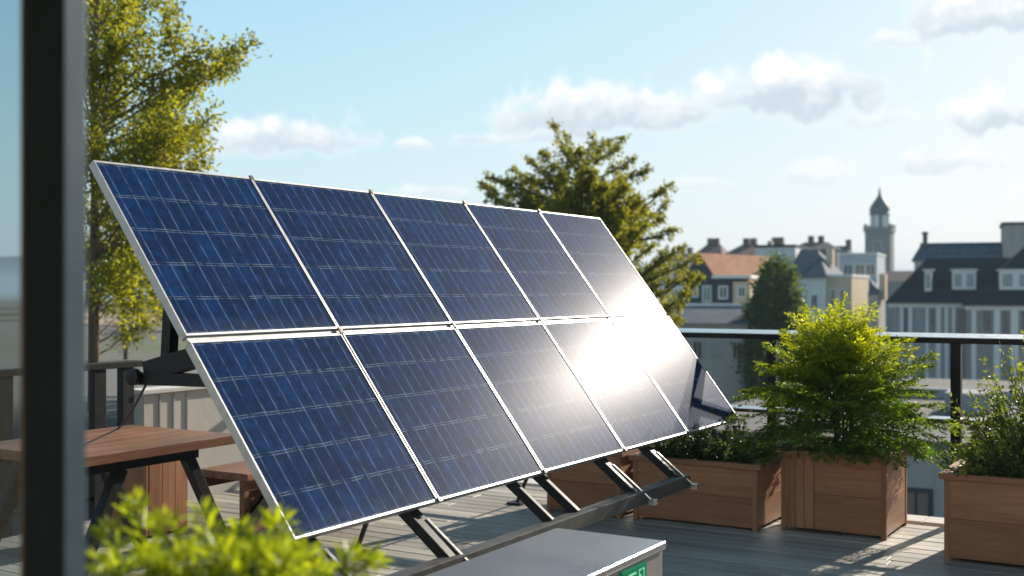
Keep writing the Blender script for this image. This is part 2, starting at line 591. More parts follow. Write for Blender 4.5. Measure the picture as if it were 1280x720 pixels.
# ------------------------------------------------------------------ mesh helpers
class MB:
    def __init__(self):
        self.v, self.f, self.uv, self.tip = [], [], {}, None

    def add(self, vs, fs, mat=None):
        n = len(self.v)
        if mat is not None:
            vs = [mat @ Vector(p) for p in vs]
        self.v += [tuple(p) for p in vs]
        self.f += [tuple(i + n for i in f) for f in fs]
        return n

    def box(self, x0, x1, y0, y1, z0, z1, mat=None):
        vs = [(x0, y0, z0), (x1, y0, z0), (x1, y1, z0), (x0, y1, z0), (x0, y0, z1), (x1, y0, z1), (x1, y1, z1), (x0, y1, z1)]
        self.add(vs, [(3, 2, 1, 0), (4, 5, 6, 7), (0, 1, 5, 4), (1, 2, 6, 5), (2, 3, 7, 6), (3, 0, 4, 7)], mat)
        return self

    def bar(self, p, q, w, h, ref=(0, 0, 1)):
        """square bar from p to q; h is measured along ref"""
        p, q = Vector(p), Vector(q)
        d = (q - p).normalized()
        ref = Vector(ref)
        s = d.cross(ref)
        if s.length < 1e-4:
            s = d.cross(Vector((1, 0, 0)))
        s.normalize()
        t = s.cross(d).normalized()
        vs = []
        for c in (p, q):
            for (a, b) in ((-1, -1), (1, -1), (1, 1), (-1, 1)):
                vs.append(c + s * (a * w / 2) + t * (b * h / 2))
        self.add(vs, [(0, 1, 2, 3), (7, 6, 5, 4), (0, 4, 5, 1), (1, 5, 6, 2), (2, 6, 7, 3), (3, 7, 4, 0)])
        return self

    def tube(self, pts, rads, n=7):
        pts = [Vector(p) for p in pts]
        if isinstance(rads, (int, float)):
            rads = [rads] * len(pts)
        rings = []
        for i, p in enumerate(pts):
            d = (pts[min(i + 1, len(pts) - 1)] - pts[max(i - 1, 0)])
            if d.length < 1e-6:
                d = Vector((0, 0, 1))
            d.normalize()
            a = d.orthogonal().normalized() if abs(d.z) > .99 else d.cross(UP).normalized()
            b = d.cross(a)
            rings.append([p + (a * math.cos(2 * math.pi * k / n) + b * math.sin(2 * math.pi * k / n)) * rads[i] for k in range(n)])
        base = len(self.v)
        for r in rings:
            self.v += [tuple(x) for x in r]
        for i in range(len(rings) - 1):
            for k in range(n):
                a0 = base + i * n + k
                a1 = base + i * n + (k + 1) % n
                self.f.append((a0, a1, a1 + n, a0 + n))
        self.f.append(tuple(base + k for k in reversed(range(n))))
        self.f.append(tuple(base + (len(rings) - 1) * n + k for k in range(n)))
        return self

    def lathe(self, prof, cx, cy, n=16):
        base = len(self.v)
        for (r, z) in prof:
            for k in range(n):
                a = 2 * math.pi * k / n
                self.v.append((cx + r * math.cos(a), cy + r * math.sin(a), z))
        for i in range(len(prof) - 1):
            for k in range(n):
                a0, a1 = base + i * n + k, base + i * n + (k + 1) % n
                self.f.append((a0, a1, a1 + n, a0 + n))
        self.f.append(tuple(base + k for k in reversed(range(n))))
        self.f.append(tuple(base + (len(prof) - 1) * n + k for k in range(n)))
        return self

    def build(self, name, mat, parent=None, bevel=0., smooth=False, segs=2):
        me = bpy.data.meshes.new(name)
        me.from_pydata(self.v, [], self.f)
        if bevel:
            bm = bmesh.new()
            bm.from_mesh(me)
            bmesh.ops.bevel(bm, geom=[e for e in bm.edges if e.is_manifold and e.calc_face_angle(0) > .5], offset=bevel, segments=segs, affect='EDGES', profile=.6)
            bm.to_mesh(me)
            bm.free()
        me.materials.append(mat)
        if smooth:
            for p in me.polygons:
                p.use_smooth = True
        me.update()
        o = bpy.data.objects.new(name, me)
        COL.objects.link(o)
        if parent is not None:
            o.parent = parent
        return o


def thing(name, label, cat, loc=(0, 0, 0), rz=0., group=None):
    o = bpy.data.objects.new(name, None)
    o.empty_display_size = .1
    COL.objects.link(o)
    o.location = loc
    o.rotation_euler = (0, 0, rz)
    o['label'], o['category'] = label, cat
    if group:
        o['group'] = group
    return o


def structure(o):
    o['kind'] = 'structure'
    return o


def wedge(x0, x1, y0, y1, z0, z1, zb):
    # a cap that falls towards y0
    mb = MB()
    mb.add([(x0, y0, z0), (x1, y0, z0), (x1, y1, z0), (x0, y1, z0), (x0, y0, z1), (x1, y0, z1), (x1, y1, zb), (x0, y1, zb)],
           [(3, 2, 1, 0), (4, 5, 6, 7), (0, 1, 5, 4), (1, 2, 6, 5), (2, 3, 7, 6), (3, 0, 4, 7)])
    return mb


class Leaves:
    """many leaf blades collected as arrays and linked as one mesh"""
    def __init__(self, seed):
        self.r = np.random.default_rng(seed)
        self.P, self.D, self.L, self.Wd, self.T = [], [], [], [], []

    def put(self, P, Dr, L, Wd, tip):
        P = np.atleast_2d(P)
        n = len(P)
        self.P.append(P)
        self.D.append(np.broadcast_to(np.atleast_2d(Dr), (n, 3)))
        for store, val in ((self.L, L), (self.Wd, Wd), (self.T, tip)):
            store.append(np.broadcast_to(np.asarray(val, float), (n,)))

    def build(self, name, mat, parent, fold=.18):
        P = np.concatenate(self.P)
        Dr = np.concatenate(self.D).astype(float)
        L = np.concatenate(self.L)[:, None]
        Wd = np.concatenate(self.Wd)[:, None]
        T = np.concatenate(self.T)
        n = len(P)
        Dr = Dr / (np.linalg.norm(Dr, axis=1, keepdims=True) + 1e-9)
        rnd = self.r.normal(size=(n, 3))
        rnd[:, 2] += .9 * np.sign(self.r.random(n) - .15)
        side = np.cross(Dr, rnd)
        side /= np.linalg.norm(side, axis=1, keepdims=True) + 1e-9
        nrm = np.cross(side, Dr)
        droop = -np.array([0, 0, 1.]) * .12 * L
        V = np.empty((n, 6, 3))
        lift = nrm * fold * Wd
        V[:, 0] = P
        V[:, 1] = P + Dr * .35 * L - side * Wd * .5 + lift
        V[:, 2] = P + Dr * .72 * L - side * Wd * .38 + lift + droop * .4
        V[:, 3] = P + Dr * L + droop
        V[:, 4] = P + Dr * .72 * L + side * Wd * .38 + lift + droop * .4
        V[:, 5] = P + Dr * .35 * L + side * Wd * .5 + lift
        idx = np.arange(n)[:, None] * 6
        F = np.concatenate([idx + np.array([0, 3, 2, 1]), idx + np.array([0, 5, 4, 3])], axis=1).reshape(-1, 4)
        me = bpy.data.meshes.new(name)
        me.vertices.add(n * 6)
        me.vertices.foreach_set('co', V.reshape(-1))
        me.loops.add(F.size)
        me.loops.foreach_set('vertex_index', F.reshape(-1).astype(np.int32))
        me.polygons.add(len(F))
        me.polygons.foreach_set('loop_start', np.arange(0, F.size, 4, dtype=np.int32))
        me.update(calc_edges=True)
        at_ = me.attributes.new('tip', 'FLOAT', 'POINT')
        at_.data.foreach_set('value', np.repeat(T, 6).astype(np.float32))
        me.materials.append(mat)
        me.validate()
        o = bpy.data.objects.new(name, me)
        COL.objects.link(o)
        if parent is not None:
            o.parent = parent
        return o


def unit(v):
    v = np.asarray(v, float)
    return v / (np.linalg.norm(v) + 1e-9)


def curve_pts(p, d, length, bend, n, r, wob=.08):
    """points of a shoot that starts along d and bends towards the vector bend"""
    pts = [np.asarray(p, float)]
    d = unit(d)
    for i in range(n):
        d = unit(d + np.asarray(bend) / n + r.normal(size=3) * wob)
        pts.append(pts[-1] + d * length / n)
    return np.array(pts)


# ------------------------------------------------------------------ ground, far hills
def terrain_height(x, y):
    cx = x * CR.x + y * CR.y
    cz = x * CF.x + y * CF.y
    base = -6.0
    if cz > 5:
        k = -cx / cz
        a = min(1, max(0, (k - .13) / .1))
        b = min(1, max(0, (cz - 10) / 3))
        c = 1 - min(1, max(0, (cz - 150) / 60))
        e = 1 - min(1, max(0, (k - .9) / .3))
        h = a * a * (3 - 2 * a) * b * c * e
        base += 6.1 * h
    return base


g = MB()
rings = [0.5] + [6 * 1.11 ** i for i in range(66)]
NA = 144
for r_ in rings:
    for k in range(NA):
        a = 2 * math.pi * k / NA
        x, y = r_ * math.cos(a), r_ * math.sin(a)
        g.v.append((x, y, terrain_height(x, y)))
for i in range(len(rings) - 1):
    for k in range(NA):
        a0, a1 = i * NA + k, i * NA + (k + 1) % NA
        g.f.append((a0, a0 + NA, a1 + NA, a1))
g.f.append(tuple(range(NA)))


def mat_ground():
    t = NT('town_ground')
    o = t.coord()
    n = t.noise(o, .06, 6, .6)
    f = t.noise(o, 1.6, 6, .6)
    grass = t.mix(f, (.055, .075, .02, 1), (.11, .12, .04, 1))
    grey = t.mix(f, (.09, .09, .085, 1), (.16, .15, .14, 1))
    t.set(Base_Color=t.mix(t.range(n, .42, .55), grass, grey), Roughness=.95)
    return t.m


structure(g.build('ground', mat_ground(), smooth=True))
p = MB()
N = 24
for i in range(N + 1):
    px = 40 + i * 12
    for z in (46, 66):
        q = at(px, 0, z + 1.5 * math.sin(i * .5))
        p.v.append((q.x, q.y, .14))
for i in range(N):
    p.f.append((2 * i, 2 * i + 1, 2 * i + 3, 2 * i + 2))
structure(p.build('path', mat_wall('tan_gravel_path', (.42, .32, .23))))
# far hills
h = MB()
rr = random.Random(4)
NH = 90
for j in range(4):
    for i in range(NH + 1):
        a = -1.1 + 2.2 * i / NH
        dist = 2600 + j * 260
        hgt = 0 if j in (0, 3) else (70 + 26 * math.sin(i * .31) + 14 * math.sin(i * .83 + 1)) * (1 if j == 1 else 1.08)
        v = CF * math.cos(a) * dist + CR * math.sin(a) * dist
        h.v.append((v.x, v.y, -7 + hgt))
for j in range(3):
    for i in range(NH):
        a0 = j * (NH + 1) + i
        h.f.append((a0, a0 + 1, a0 + NH + 2, a0 + NH + 1))
structure(h.build('hills', mat_plain('wooded_hill', (.06, .08, .07), .95, 0, .3, .01), smooth=True))

# ------------------------------------------------------------------ the terrace
DX0, DX1, DY0, DY1 = -6.48, 4.2, 1.27, 8.05
d = MB()
rr = random.Random(11)
y = DY0
BW, GAP = .118, .007
while y + BW <= DY1 + .001:
    x = DX0
    first = True
    while x < DX1:
        L = rr.uniform(1.2, 3.4) if first else rr.uniform(2.4, 3.6)
        first = False
        x1 = min(DX1, x + L)
        dz = rr.uniform(-.0015, .0015)
        d.box(x + .002, x1 - .002, y, y + BW, -.03 + dz, dz)
        x = x1
    y += BW + GAP
structure(d.build('deck', M['deck'], bevel=.003, segs=1))
sl = MB().box(DX0, DX1, DY0, DY1 + .02, -.4, -.034)
structure(sl.build('deck_base', M['rubber']))
cp = MB()
x = DX0
while x < DX1:
    cp.box(x, min(DX1, x + 1.196), DY1 + .024, DY1 + .24, -.12, .012)
    x += 1.2
structure(cp.build('kerb', M['coping'], bevel=.004))
tb = thing('terrace_building', 'grey rendered building that carries the roof deck', 'building')
MB().box(DX0 - .3, DX1, DY0, DY1 + .2, -6.2, -.404).build('wall', M['grey_wall'], tb)

# the room whose door opens to the terrace
M['room_wall'] = mat_wall('off_white_plaster', (.62, .60, .56), .08)
M['room_floor'] = mat_wood('oak_floor', (.20, .12, .06), (.36, .23, .13), 1, .4, .2)
structure(MB().box(-4.2, 3.4, -3.2, 1.262, -.3, -.001).build('floor', M['room_floor']))
structure(MB().box(-4.2, 3.4, -3.2, 1.26, 2.62, 2.9).build('ceiling', M['room_wall']))
structure(MB().box(-4.2, 3.4, -3.4, -3.202, -.3, 2.9).build('back_wall', M['room_wall']))
structure(MB().box(-4.4, -4.202, -3.4, 1.26, -.3, 2.9).build('side_wall', M['room_wall']))
structure(MB().box(3.402, 3.6, -3.4, 1.26, -.3, 2.9).build('side_wall', M['room_wall']))
structure(MB().box(-4.2, -2.73, 1.06, 1.26, 0, 2.618).build('front_wall', M['room_wall']))
structure(MB().box(1.62, 3.4, 1.06, 1.26, 0, 2.618).build('front_wall', M['room_wall']))
structure(MB().box(-2.729, 1.619, 1.06, 1.26, 2.43, 2.618).build('front_wall', M['room_wall']))

# railing at the far edge of the terrace
RY = 8.19
rl = thing('balcony_railing', 'black steel railing with two rails behind the planter boxes', 'railing', (-1.5, RY, 0))
o_ = lambda mb, nm, mt, par, **k: mb.build(nm, mt, par, **k)
RX0, RX1 = -6.3 + 1.5, 4.0 + 1.5
MB().box(RX0, RX1, -.045, .045, 1.185, 1.222).build('top_rail', M['black'], rl, bevel=.004)
wedge(RX0, RX1, -.07, .06, 1.2225, 1.227, 1.250).build('rail_glare_cap', M['cap'], rl, bevel=.002)  # added cap, sloped to mirror bright sky as a white glare line
MB().box(RX0, RX1, -.02, .02, .658, .682).build('mid_rail', M['black'], rl, bevel=.003)
wedge(RX0, RX1, -.036, .034, .6825, .686, .698).build('mid_rail_glare_cap', M['cap'], rl, bevel=.002)  # same added glare strip for the lower rail
for k in range(-3, 4):
    xx = .01 + 1.245 * k
    MB().box(xx - .032, xx + .032, -.03, .03, .013, 1.184).build('post', M['black'], rl, bevel=.003)

# parapet and railing on the left side
pw = thing('parapet_wall', 'pale rendered parapet wall along the left side of the deck', 'wall', (-6.62, 5.8, 0))
MB().box(0, .14, 0, 2.2, -.02, .80).build('wall_panel', M['pale_wall'], pw, bevel=.006)
MB().box(-.02, .17, -.03, 2.2, .803, .835).build('wall_cap', M['coping'], pw, bevel=.005)
for k, yy in enumerate((.14, .27, .40)):
    MB().box(.141, .149, yy, yy + .010, .0, .79).build('seam_strip', M['grey_wall'], pw)
lr = thing('side_railing', 'black metal railing at the left edge behind the wooden table', 'railing', (-6.5, 0, 0))
MB().box(-.04, .04, 1.0, 5.78, 1.0, 1.045).build('top_rail', M['black'], lr, bevel=.004)
MB().box(-.015, .015, 1.0, 5.75, .12, .15).build('bottom_rail', M['black'], lr, bevel=.003)
MB().box(-.015, .015, 1.0, 5.75, .56, .58).build('mid_rail', M['black'], lr, bevel=.003)
for yy in (1.1, 2.0, 2.9, 3.8, 4.7, 5.42, 5.66):
    MB().box(-.03, .03, yy - .05, yy + .05, .0, .998).build('post', M['black'], lr, bevel=.003)
for i in range(30):
    yy = 1.2 + i * .15
    if min(abs(yy - q) for q in (2.0, 2.9, 3.8, 4.7, 5.42, 5.66)) < .09:
        continue
    MB().box(-.008, .008, yy - .008, yy + .008, .151, .559).build('baluster', M['black'], lr)

# ------------------------------------------------------------------ solar array
BLX, BLY, BLZ = -2.812, 3.211, .647
AL, AH = 4.536, 1.787
VT = Vector((-.603, 0, .798)).normalized()          # up the slope
UT = Vector((0, 1, 0))
NRM = UT.cross(VT).normalized()
if NRM.x < 0:
    NRM = -NRM


def ap(u, v, n=0.):
    return Vector((BLX, BLY, BLZ)) + UT * u + VT * v + NRM * n


arr = thing('solar_array', 'large tilted blue solar array of ten panels in silver frames', 'solar panels')
PWD, PHT = AL / 5, AH / 2
FR, TH = .020, .036
B4 = Matrix(((UT.x, VT.x, NRM.x, 0), (UT.y, VT.y, NRM.y, 0), (UT.z, VT.z, NRM.z, 0), (0, 0, 0, 1)))


GX, GY, FX, FY = .0035, .012, .008, .011      # half gaps between panels, frame widths


def frame_mb():
    mb = MB()
    w, hh = PWD - GX, PHT - GY
    # four rails, butted; local x along the row, y up the slope, z out of the glass
    mb.box(GX, w, GY, GY + FY, -TH, 0)
    mb.box(GX, w, hh - FY, hh, -TH, 0)
    mb.box(GX, GX + FX, GY + FY, hh - FY, -TH, 0)
    mb.box(w - FX, w, GY + FY, hh - FY, -TH, 0)
    return mb


def glass_mesh():
    x0, x1, y0, y1 = GX + FX, PWD - GX - FX, GY + FY, PHT - GY - FY
    me = bpy.data.meshes.new('cell_sheet')
    vs = [(x0, y0, -.004), (x1, y0, -.004), (x1, y1, -.004), (x0, y1, -.004), (x0, y0, -.012), (x1, y0, -.012), (x1, y1, -.012), (x0, y1, -.012)]
    fs = [(0, 1, 2, 3), (7, 6, 5, 4), (0, 4, 5, 1), (1, 5, 6, 2), (2, 6, 7, 3), (3, 7, 4, 0)]
    me.from_pydata(vs, [], fs)
    uvl = me.uv_layers.new(name='UVMap')
    for poly in me.polygons:
        for li in poly.loop_indices:
            c = me.vertices[me.loops[li].vertex_index].co
            uvl.data[li].uv = ((c.x - x0) / (x1 - x0), (c.y - y0) / (y1 - y0))
    me.materials.append(M['cells'])
    return me


GM = glass_mesh()
fo = None
PT = random.Random(5)
for j in range(2):
    for i in range(5):
        if fo is None:
            fo = frame_mb().build('solar_panel', M['alu'], arr, bevel=.0012, segs=1)
            pf = fo
        else:
            pf = fo.copy()
            COL.objects.link(pf)
        T = Matrix.Translation(ap(i * PWD, j * PHT)) @ B4
        pf.parent = arr
        tilt = Matrix.Rotation(R(PT.uniform(-.16, .16)), 4, 'X') @ Matrix.Rotation(R(PT.uniform(-.16, .16)), 4, 'Y')
        pf.matrix_local = T @ tilt
        gl = bpy.data.objects.new('cell_sheet', GM)
        COL.objects.link(gl)
        gl.parent = pf

MB().bar(ap(.01, PHT, -.016), ap(AL - .01, PHT, -.016), .0215, .012, NRM).build('joint_rail', M['joint'], arr)
for i in range(1, 5):
    for (vv, hh) in ((PHT, .030), (AH - .012, .022), (.014, .022)):
        c0 = ap(i * PWD, vv, .0035)
        MB().bar(c0 - VT * hh * .5, c0 + VT * hh * .5, .024, .007, NRM).build('clamp', M['clamp'], arr, bevel=.0015)
# rack: purlins under the panels
for vv in (.22, .80, 1.08, 1.60):
    MB().bar(ap(.06, vv, -TH - .024), ap(AL - .06, vv, -TH - .024), .04, .04, NRM).build('purlin', M['black'], arr, bevel=.002)
# front rail and struts
RLX, RLZ = -2.668, .436
MB().box(RLX - .035, RLX + .035, 3.2, 6.42, RLZ - .042, RLZ + .030).build('front_rail', M['grey_rail'], arr, bevel=.004)
for (yy, w, plate) in ((3.35, .07, True), (4.0, .075, True), (4.83, .026, False), (5.09, .032, False), (5.76, .06, True), (6.34, .06, True)):
    u = yy - BLY
    top = ap(u, .06, -TH - .055)
    bot = Vector((RLX + .02, yy, RLZ - .01)) + NRM * .0
    if not plate:
        bot = Vector((RLX - .01, yy, RLZ + .02))
    st = MB().bar(top, bot, w, .045, NRM).build('strut', M['black'], arr, bevel=.003)
    if plate:
        dv = (bot - top).normalized()
        s0 = top + dv * .10 + NRM * .026 + UT * (w / 2 - .008)
        s1 = bot + dv * .045 + NRM * .030 + UT * (w / 2 - .004)
        pb = MB().bar(s0, s1, .014, .008, NRM)
        pb.box(s1.x - .016, s1.x + .02, s1.y - .016, s1.y + .02, s1.z - .02, s1.z + .012)
        pb.build('bracket', M['steel'], st, bevel=.002)
for yy in (3.3, 4.72):
    lg = MB().box(RLX - .025, RLX + .025, yy - .025, yy + .025, .012, RLZ - .043).build('leg', M['black'], arr, bevel=.003)
    MB().box(RLX - .06, RLX + .06, yy - .06, yy + .06, .001, .011).build('foot', M['black'], lg)
# rear frames
for yy in (3.42, 5.45, 7.3):
    def und(x):
        return BLZ + (BLX - x) * (.798 / .603)
    bar_z = 1.185
    xb = BLX - (bar_z - BLZ) * .603 / .798
    MB().bar((xb - .09, yy, bar_z), (-3.88, yy, bar_z - .01), .055, .05).build('rear_bar', M['black'], arr, bevel=.003)
    MB().bar((-3.74, yy + .06, bar_z + .03), (-3.70, yy + .06, und(-3.70) - .07), .05, .05, (0, 1, 0)).build('rear_post', M['black'], arr, bevel=.003)
    MB().bar((-3.80, yy + .01, bar_z + .02), (-3.37, yy + .01, bar_z + .125), .06, .085).build('brace', M['black'], arr, bevel=.003)
    kn = MB().lathe([(.012, 0), (.035, .004), (.035, .03), (.012, .034)], 0, 0, 12).build('knuckle', M['black'], arr)
    kn.matrix_local = Matrix.Translation((-3.83, yy - .06, bar_z)) @ Matrix.Rotation(R(-90), 4, 'X')
    if yy < 4:
        continue
    lg = MB().bar((-3.83, yy + .02, bar_z - .02), (-4.33, yy + .02, .015), .022, .022).build('leg', M['black'], arr, bevel=.002)
    MB().box(-4.39, -4.27, yy - .04, yy + .08, .001, .014).build('foot', M['black'], lg)
# cable clipped under the panel end
ca, cz_ = Vector((-3.80, 3.42, 1.16)), at(147, 536.5, 6.72)
cb = [ca.lerp(cz_, f / 14) - UP * .02 * math.sin(math.pi * f / 14) for f in range(15)]
MB().tube([tuple(q) for q in cb], .006, 6).build('cable', M['rubber'], arr, smooth=True)

# ------------------------------------------------------------------ battery box
bx = thing('battery_box', 'grey metal battery box with green display in front of the solar array', 'battery box', (-2.38, 3.2, 0))
BWX, BLN, BHT = .50, 1.14, .55
MB().box(0.012, BWX - .012, .012, BLN - .012, .02, BHT - .036).build('case', M['case'], bx, bevel=.012)
lid = MB().box(0, BWX, 0, BLN, BHT - .034, BHT).build('lid', M['case_top'], bx, bevel=.013, segs=5, smooth=False)
disp = MB().box(BWX - .011, BWX + .003, .73, .94, BHT - .125, BHT - .044).build('display', M['screen'], bx, bevel=.002)
SEG = {'5': 'afgcd', '7': 'abc'}
dg = MB()
for k, ch in enumerate('57'):
    y0, y1 = .870 + k * .028, .889 + k * .028
    z0, zm, z1 = BHT - .106, BHT - .083, BHT - .060
    xx = BWX + .0032
    t = .0045
    for s in SEG[ch]:
        if s == 'a': dg.box(xx, xx + .001, y0, y1, z1 - t, z1)
        if s == 'g': dg.box(xx, xx + .001, y0, y1, zm - t / 2, zm + t / 2)
        if s == 'd': dg.box(xx, xx + .001, y0, y1, z0, z0 + t)
        if s == 'f': dg.box(xx, xx + .001, y0, y0 + t, zm, z1)
        if s == 'b': dg.box(xx, xx + .001, y1 - t, y1, zm, z1)
        if s == 'c': dg.box(xx, xx + .001, y1 - t, y1, z0, zm)
dg.box(BWX + .0032, BWX + .0042, .78, .845, BHT - .070, BHT - .063)
dg.box(BWX + .0032, BWX + .0042, .78, .83, BHT - .092, BHT - .085)
dg.build('digits', M['digits'], disp)
MB().box(BWX - .011, BWX + .006, BLN - .05, BLN - .02, .30, .40).build('latch', M['steel'], bx, bevel=.003)
for yy in (.1, BLN - .16):
    for xx in (.05, BWX - .11):
        MB().box(xx, xx + .06, yy, yy + .06, .001, .024).build('foot', M['rubber'], bx)

# ------------------------------------------------------------------ planters
def planter(label, x0, x1, y0, y1, hgt, posts=True, split=None, group='timber planter boxes along the railing'):
    t = thing('wooden_planter', label, 'planter', (x0, y0, 0), 0, group)
    w, dp = x1 - x0, y1 - y0
    th = .028
    hb = hgt - .035
    z0 = .022
    half = z0 + (hb - z0) * .5
    rows = [(z0, half - .001), (half + .001, hb)]
    fm = MB()
    fx0 = .03 if posts else 0
    if split:
        fm2 = MB()
        n = 3
        ww = (split - fx0) / n
        for k in range(n):
            fm2.box(fx0 + k * ww + .0008, fx0 + (k + 1) * ww - .0008, 0, th, z0, hb)
        fm2.build('end_boards', M['planter_up'], t, bevel=.002)
        fx0 = split + .003
    for a, b in rows:
        fm.box(fx0, w - (.03 if posts else 0), .002, th, a, b)
    fm.build('front_panel', M['planter'], t, bevel=.0015)
    bk = MB()
    for a, b in rows:
        bk.box(.03, w - .03, dp - th, dp - .002, a, b)
    bk.build('back_panel', M['planter'], t, bevel=.003)
    for xs in (0.002, w - th):
        sm = MB()
        for a, b in rows:
            sm.box(xs, xs + th - .002, .032, dp - .032, a, b)
        sm.build('side_panel', M['planter_side'], t, bevel=.0015)
    if posts:
        for (xx, yy) in ((0, 0), (w - .03, 0), (0, dp - .03), (w - .03, dp - .03)):
            MB().box(xx - .002, xx + .032, yy - .002, yy + .032, .0, hb).build('corner_post', M['planter_up'], t, bevel=.003)
    ov, rw, r0, r1 = .028, .06, hb + .001, hgt
    MB().box(-ov, w + ov, -ov, rw - ov, r0, r1).build('rim', M['planter'], t, bevel=.004)
    MB().box(-ov, w + ov, dp + ov - rw, dp + ov, r0, r1).build('rim', M['planter'], t, bevel=.004)
    MB().box(-ov, rw - ov, rw - ov + .001, dp + ov - rw - .001, r0, r1).build('side_rim', M['planter_side'], t, bevel=.004)
    MB().box(w + ov - rw, w + ov, rw - ov + .001, dp + ov - rw - .001, r0, r1).build('side_rim', M['planter_side'], t, bevel=.004)
    sg = MB()
    n = 12
    rg = random.Random(int(w * 100))
    for i in range(n + 1):
        for j in range(n + 1):
            sg.v.append((th + (w - 2 * th) * i / n, th + (dp - 2 * th) * j / n, hgt - .07 + rg.uniform(-.012, .012)))
    for i in range(n):
        for j in range(n):
            a = i * (n + 1) + j
            sg.f.append((a, a + n + 1, a + n + 2, a + 1))
    sg.build('soil', M['soil'], t, smooth=True)
    return t


P1 = (-3.38, -2.52, 7.24, 7.78, .43)
P2 = (-2.42, -1.76, 7.42, 7.98, .51)
P3 = (-1.345, -.30, 7.04, 7.66, .50)
P0 = (-4.02, -3.46, 7.20, 7.74, .45)
planter('long low timber planter under the corner of the solar array', *P1)
planter('square timber planter holding the bright feathery shrub', *P2, split=.21)
planter('timber planter at the right edge holding the upright small leaved shrub', *P3)
planter('timber planter in shade behind the struts of the solar array', *P0)


def shrub_stems(mb, base, tips, r0):
    for tp in tips:
        mid = (np.asarray(base) * .5 + np.asarray(tp) * .5) + np.array([0, 0, .05])
        mb.tube([tuple(base), tuple(mid), tuple(tp)], [r0, r0 * .7, r0 * .3], 5)


# feathery shrub: arching sprays of tiny leaflets
def feathery(label, cx, cy, z0, nf, width, height, seed):
    t = thing('feathery_shrub', label, 'shrub', (cx, cy, z0))
    lv = Leaves(seed)
    r = lv.r
    sm = MB()
    for k in range(nf):
        q = ((k + .5) / nf) ** 1.12
        az = r.uniform(0, 2 * math.pi)
        el = R(4 + 76 * q ** 1.35) + r.normal() * .12
        hs = height * (.13 + .50 * q ** .75) * r.uniform(.8, 1.12)
        start = np.array([math.cos(az) * .05 * width, math.sin(az) * .05 * width, hs])
        ln = (width * (.86 - .30 * q) * r.uniform(.72, 1.08)) * (1.0 if q < .9 else .85)
        dirv = np.array([math.cos(az) * math.cos(el), math.sin(az) * math.cos(el), math.sin(el) + .15])
        pts = curve_pts(start, dirv, ln, (0, 0, -.66 + .30 * q), 9, r, .05)
        sm.tube([tuple(x) for x in pts[::2]], [.005, .004, .003, .002, .001], 4)
        outer = .15 + .85 * q
        for i in range(1, len(pts)):
            for s in range(3):
                f = (i - 1 + s / 3) / (len(pts) - 1)
                if f < .16:
                    continue
                p0 = pts[i - 1] + (pts[i] - pts[i - 1]) * (s / 3)
                dv = unit(pts[i] - pts[i - 1])
                sd = unit(np.cross(dv, [0, 0, 1]) + r.normal(size=3) * .22)
                pl = .27 * width * (1 - f) ** .6 * (.5 + .5 * min(1, f * 3)) + .012
                for sg in (-1, 1):
                    pv = unit(sd * sg + dv * .85 + np.array([0, 0, -.12]))
                    m = 7
                    a = (np.arange(m) + .6) / m
                    P = p0 + pv * (a[:, None] * pl) + r.normal(size=(m, 3)) * .004
                    Dv = pv + np.where(np.arange(m)[:, None] % 2 == 0, 1, -1) * dv * .55 + r.normal(size=(m, 3)) * .25
                    tip = np.clip(outer * (.15 + .65 * f + .3 * a) + (.16 if q > .6 else -.12), 0, 1)
                    lv.put(P, Dv, r.uniform(.022, .038, m), r.uniform(.007, .011, m), tip)
    sm.build('stems', M['twig'], t, smooth=True)
    main = MB()
    for k in range(7):
        a = k * .9
        main.tube([(0.03 * math.cos(a), .03 * math.sin(a), -.04), (.06 * math.cos(a), .06 * math.sin(a), height * .3), (.08 * math.cos(a + .4), .08 * math.sin(a + .4), height * .66)], [.011, .008, .004], 6)
    main.build('trunk', M['bark_dark'], t, smooth=True)
    lv.build('foliage', M['leaf_fern'], t)
    return t


feathery('bright green feathery shrub with drooping sprays in the square planter', -2.10, 7.70, .44, 150, .82, .88, 21)


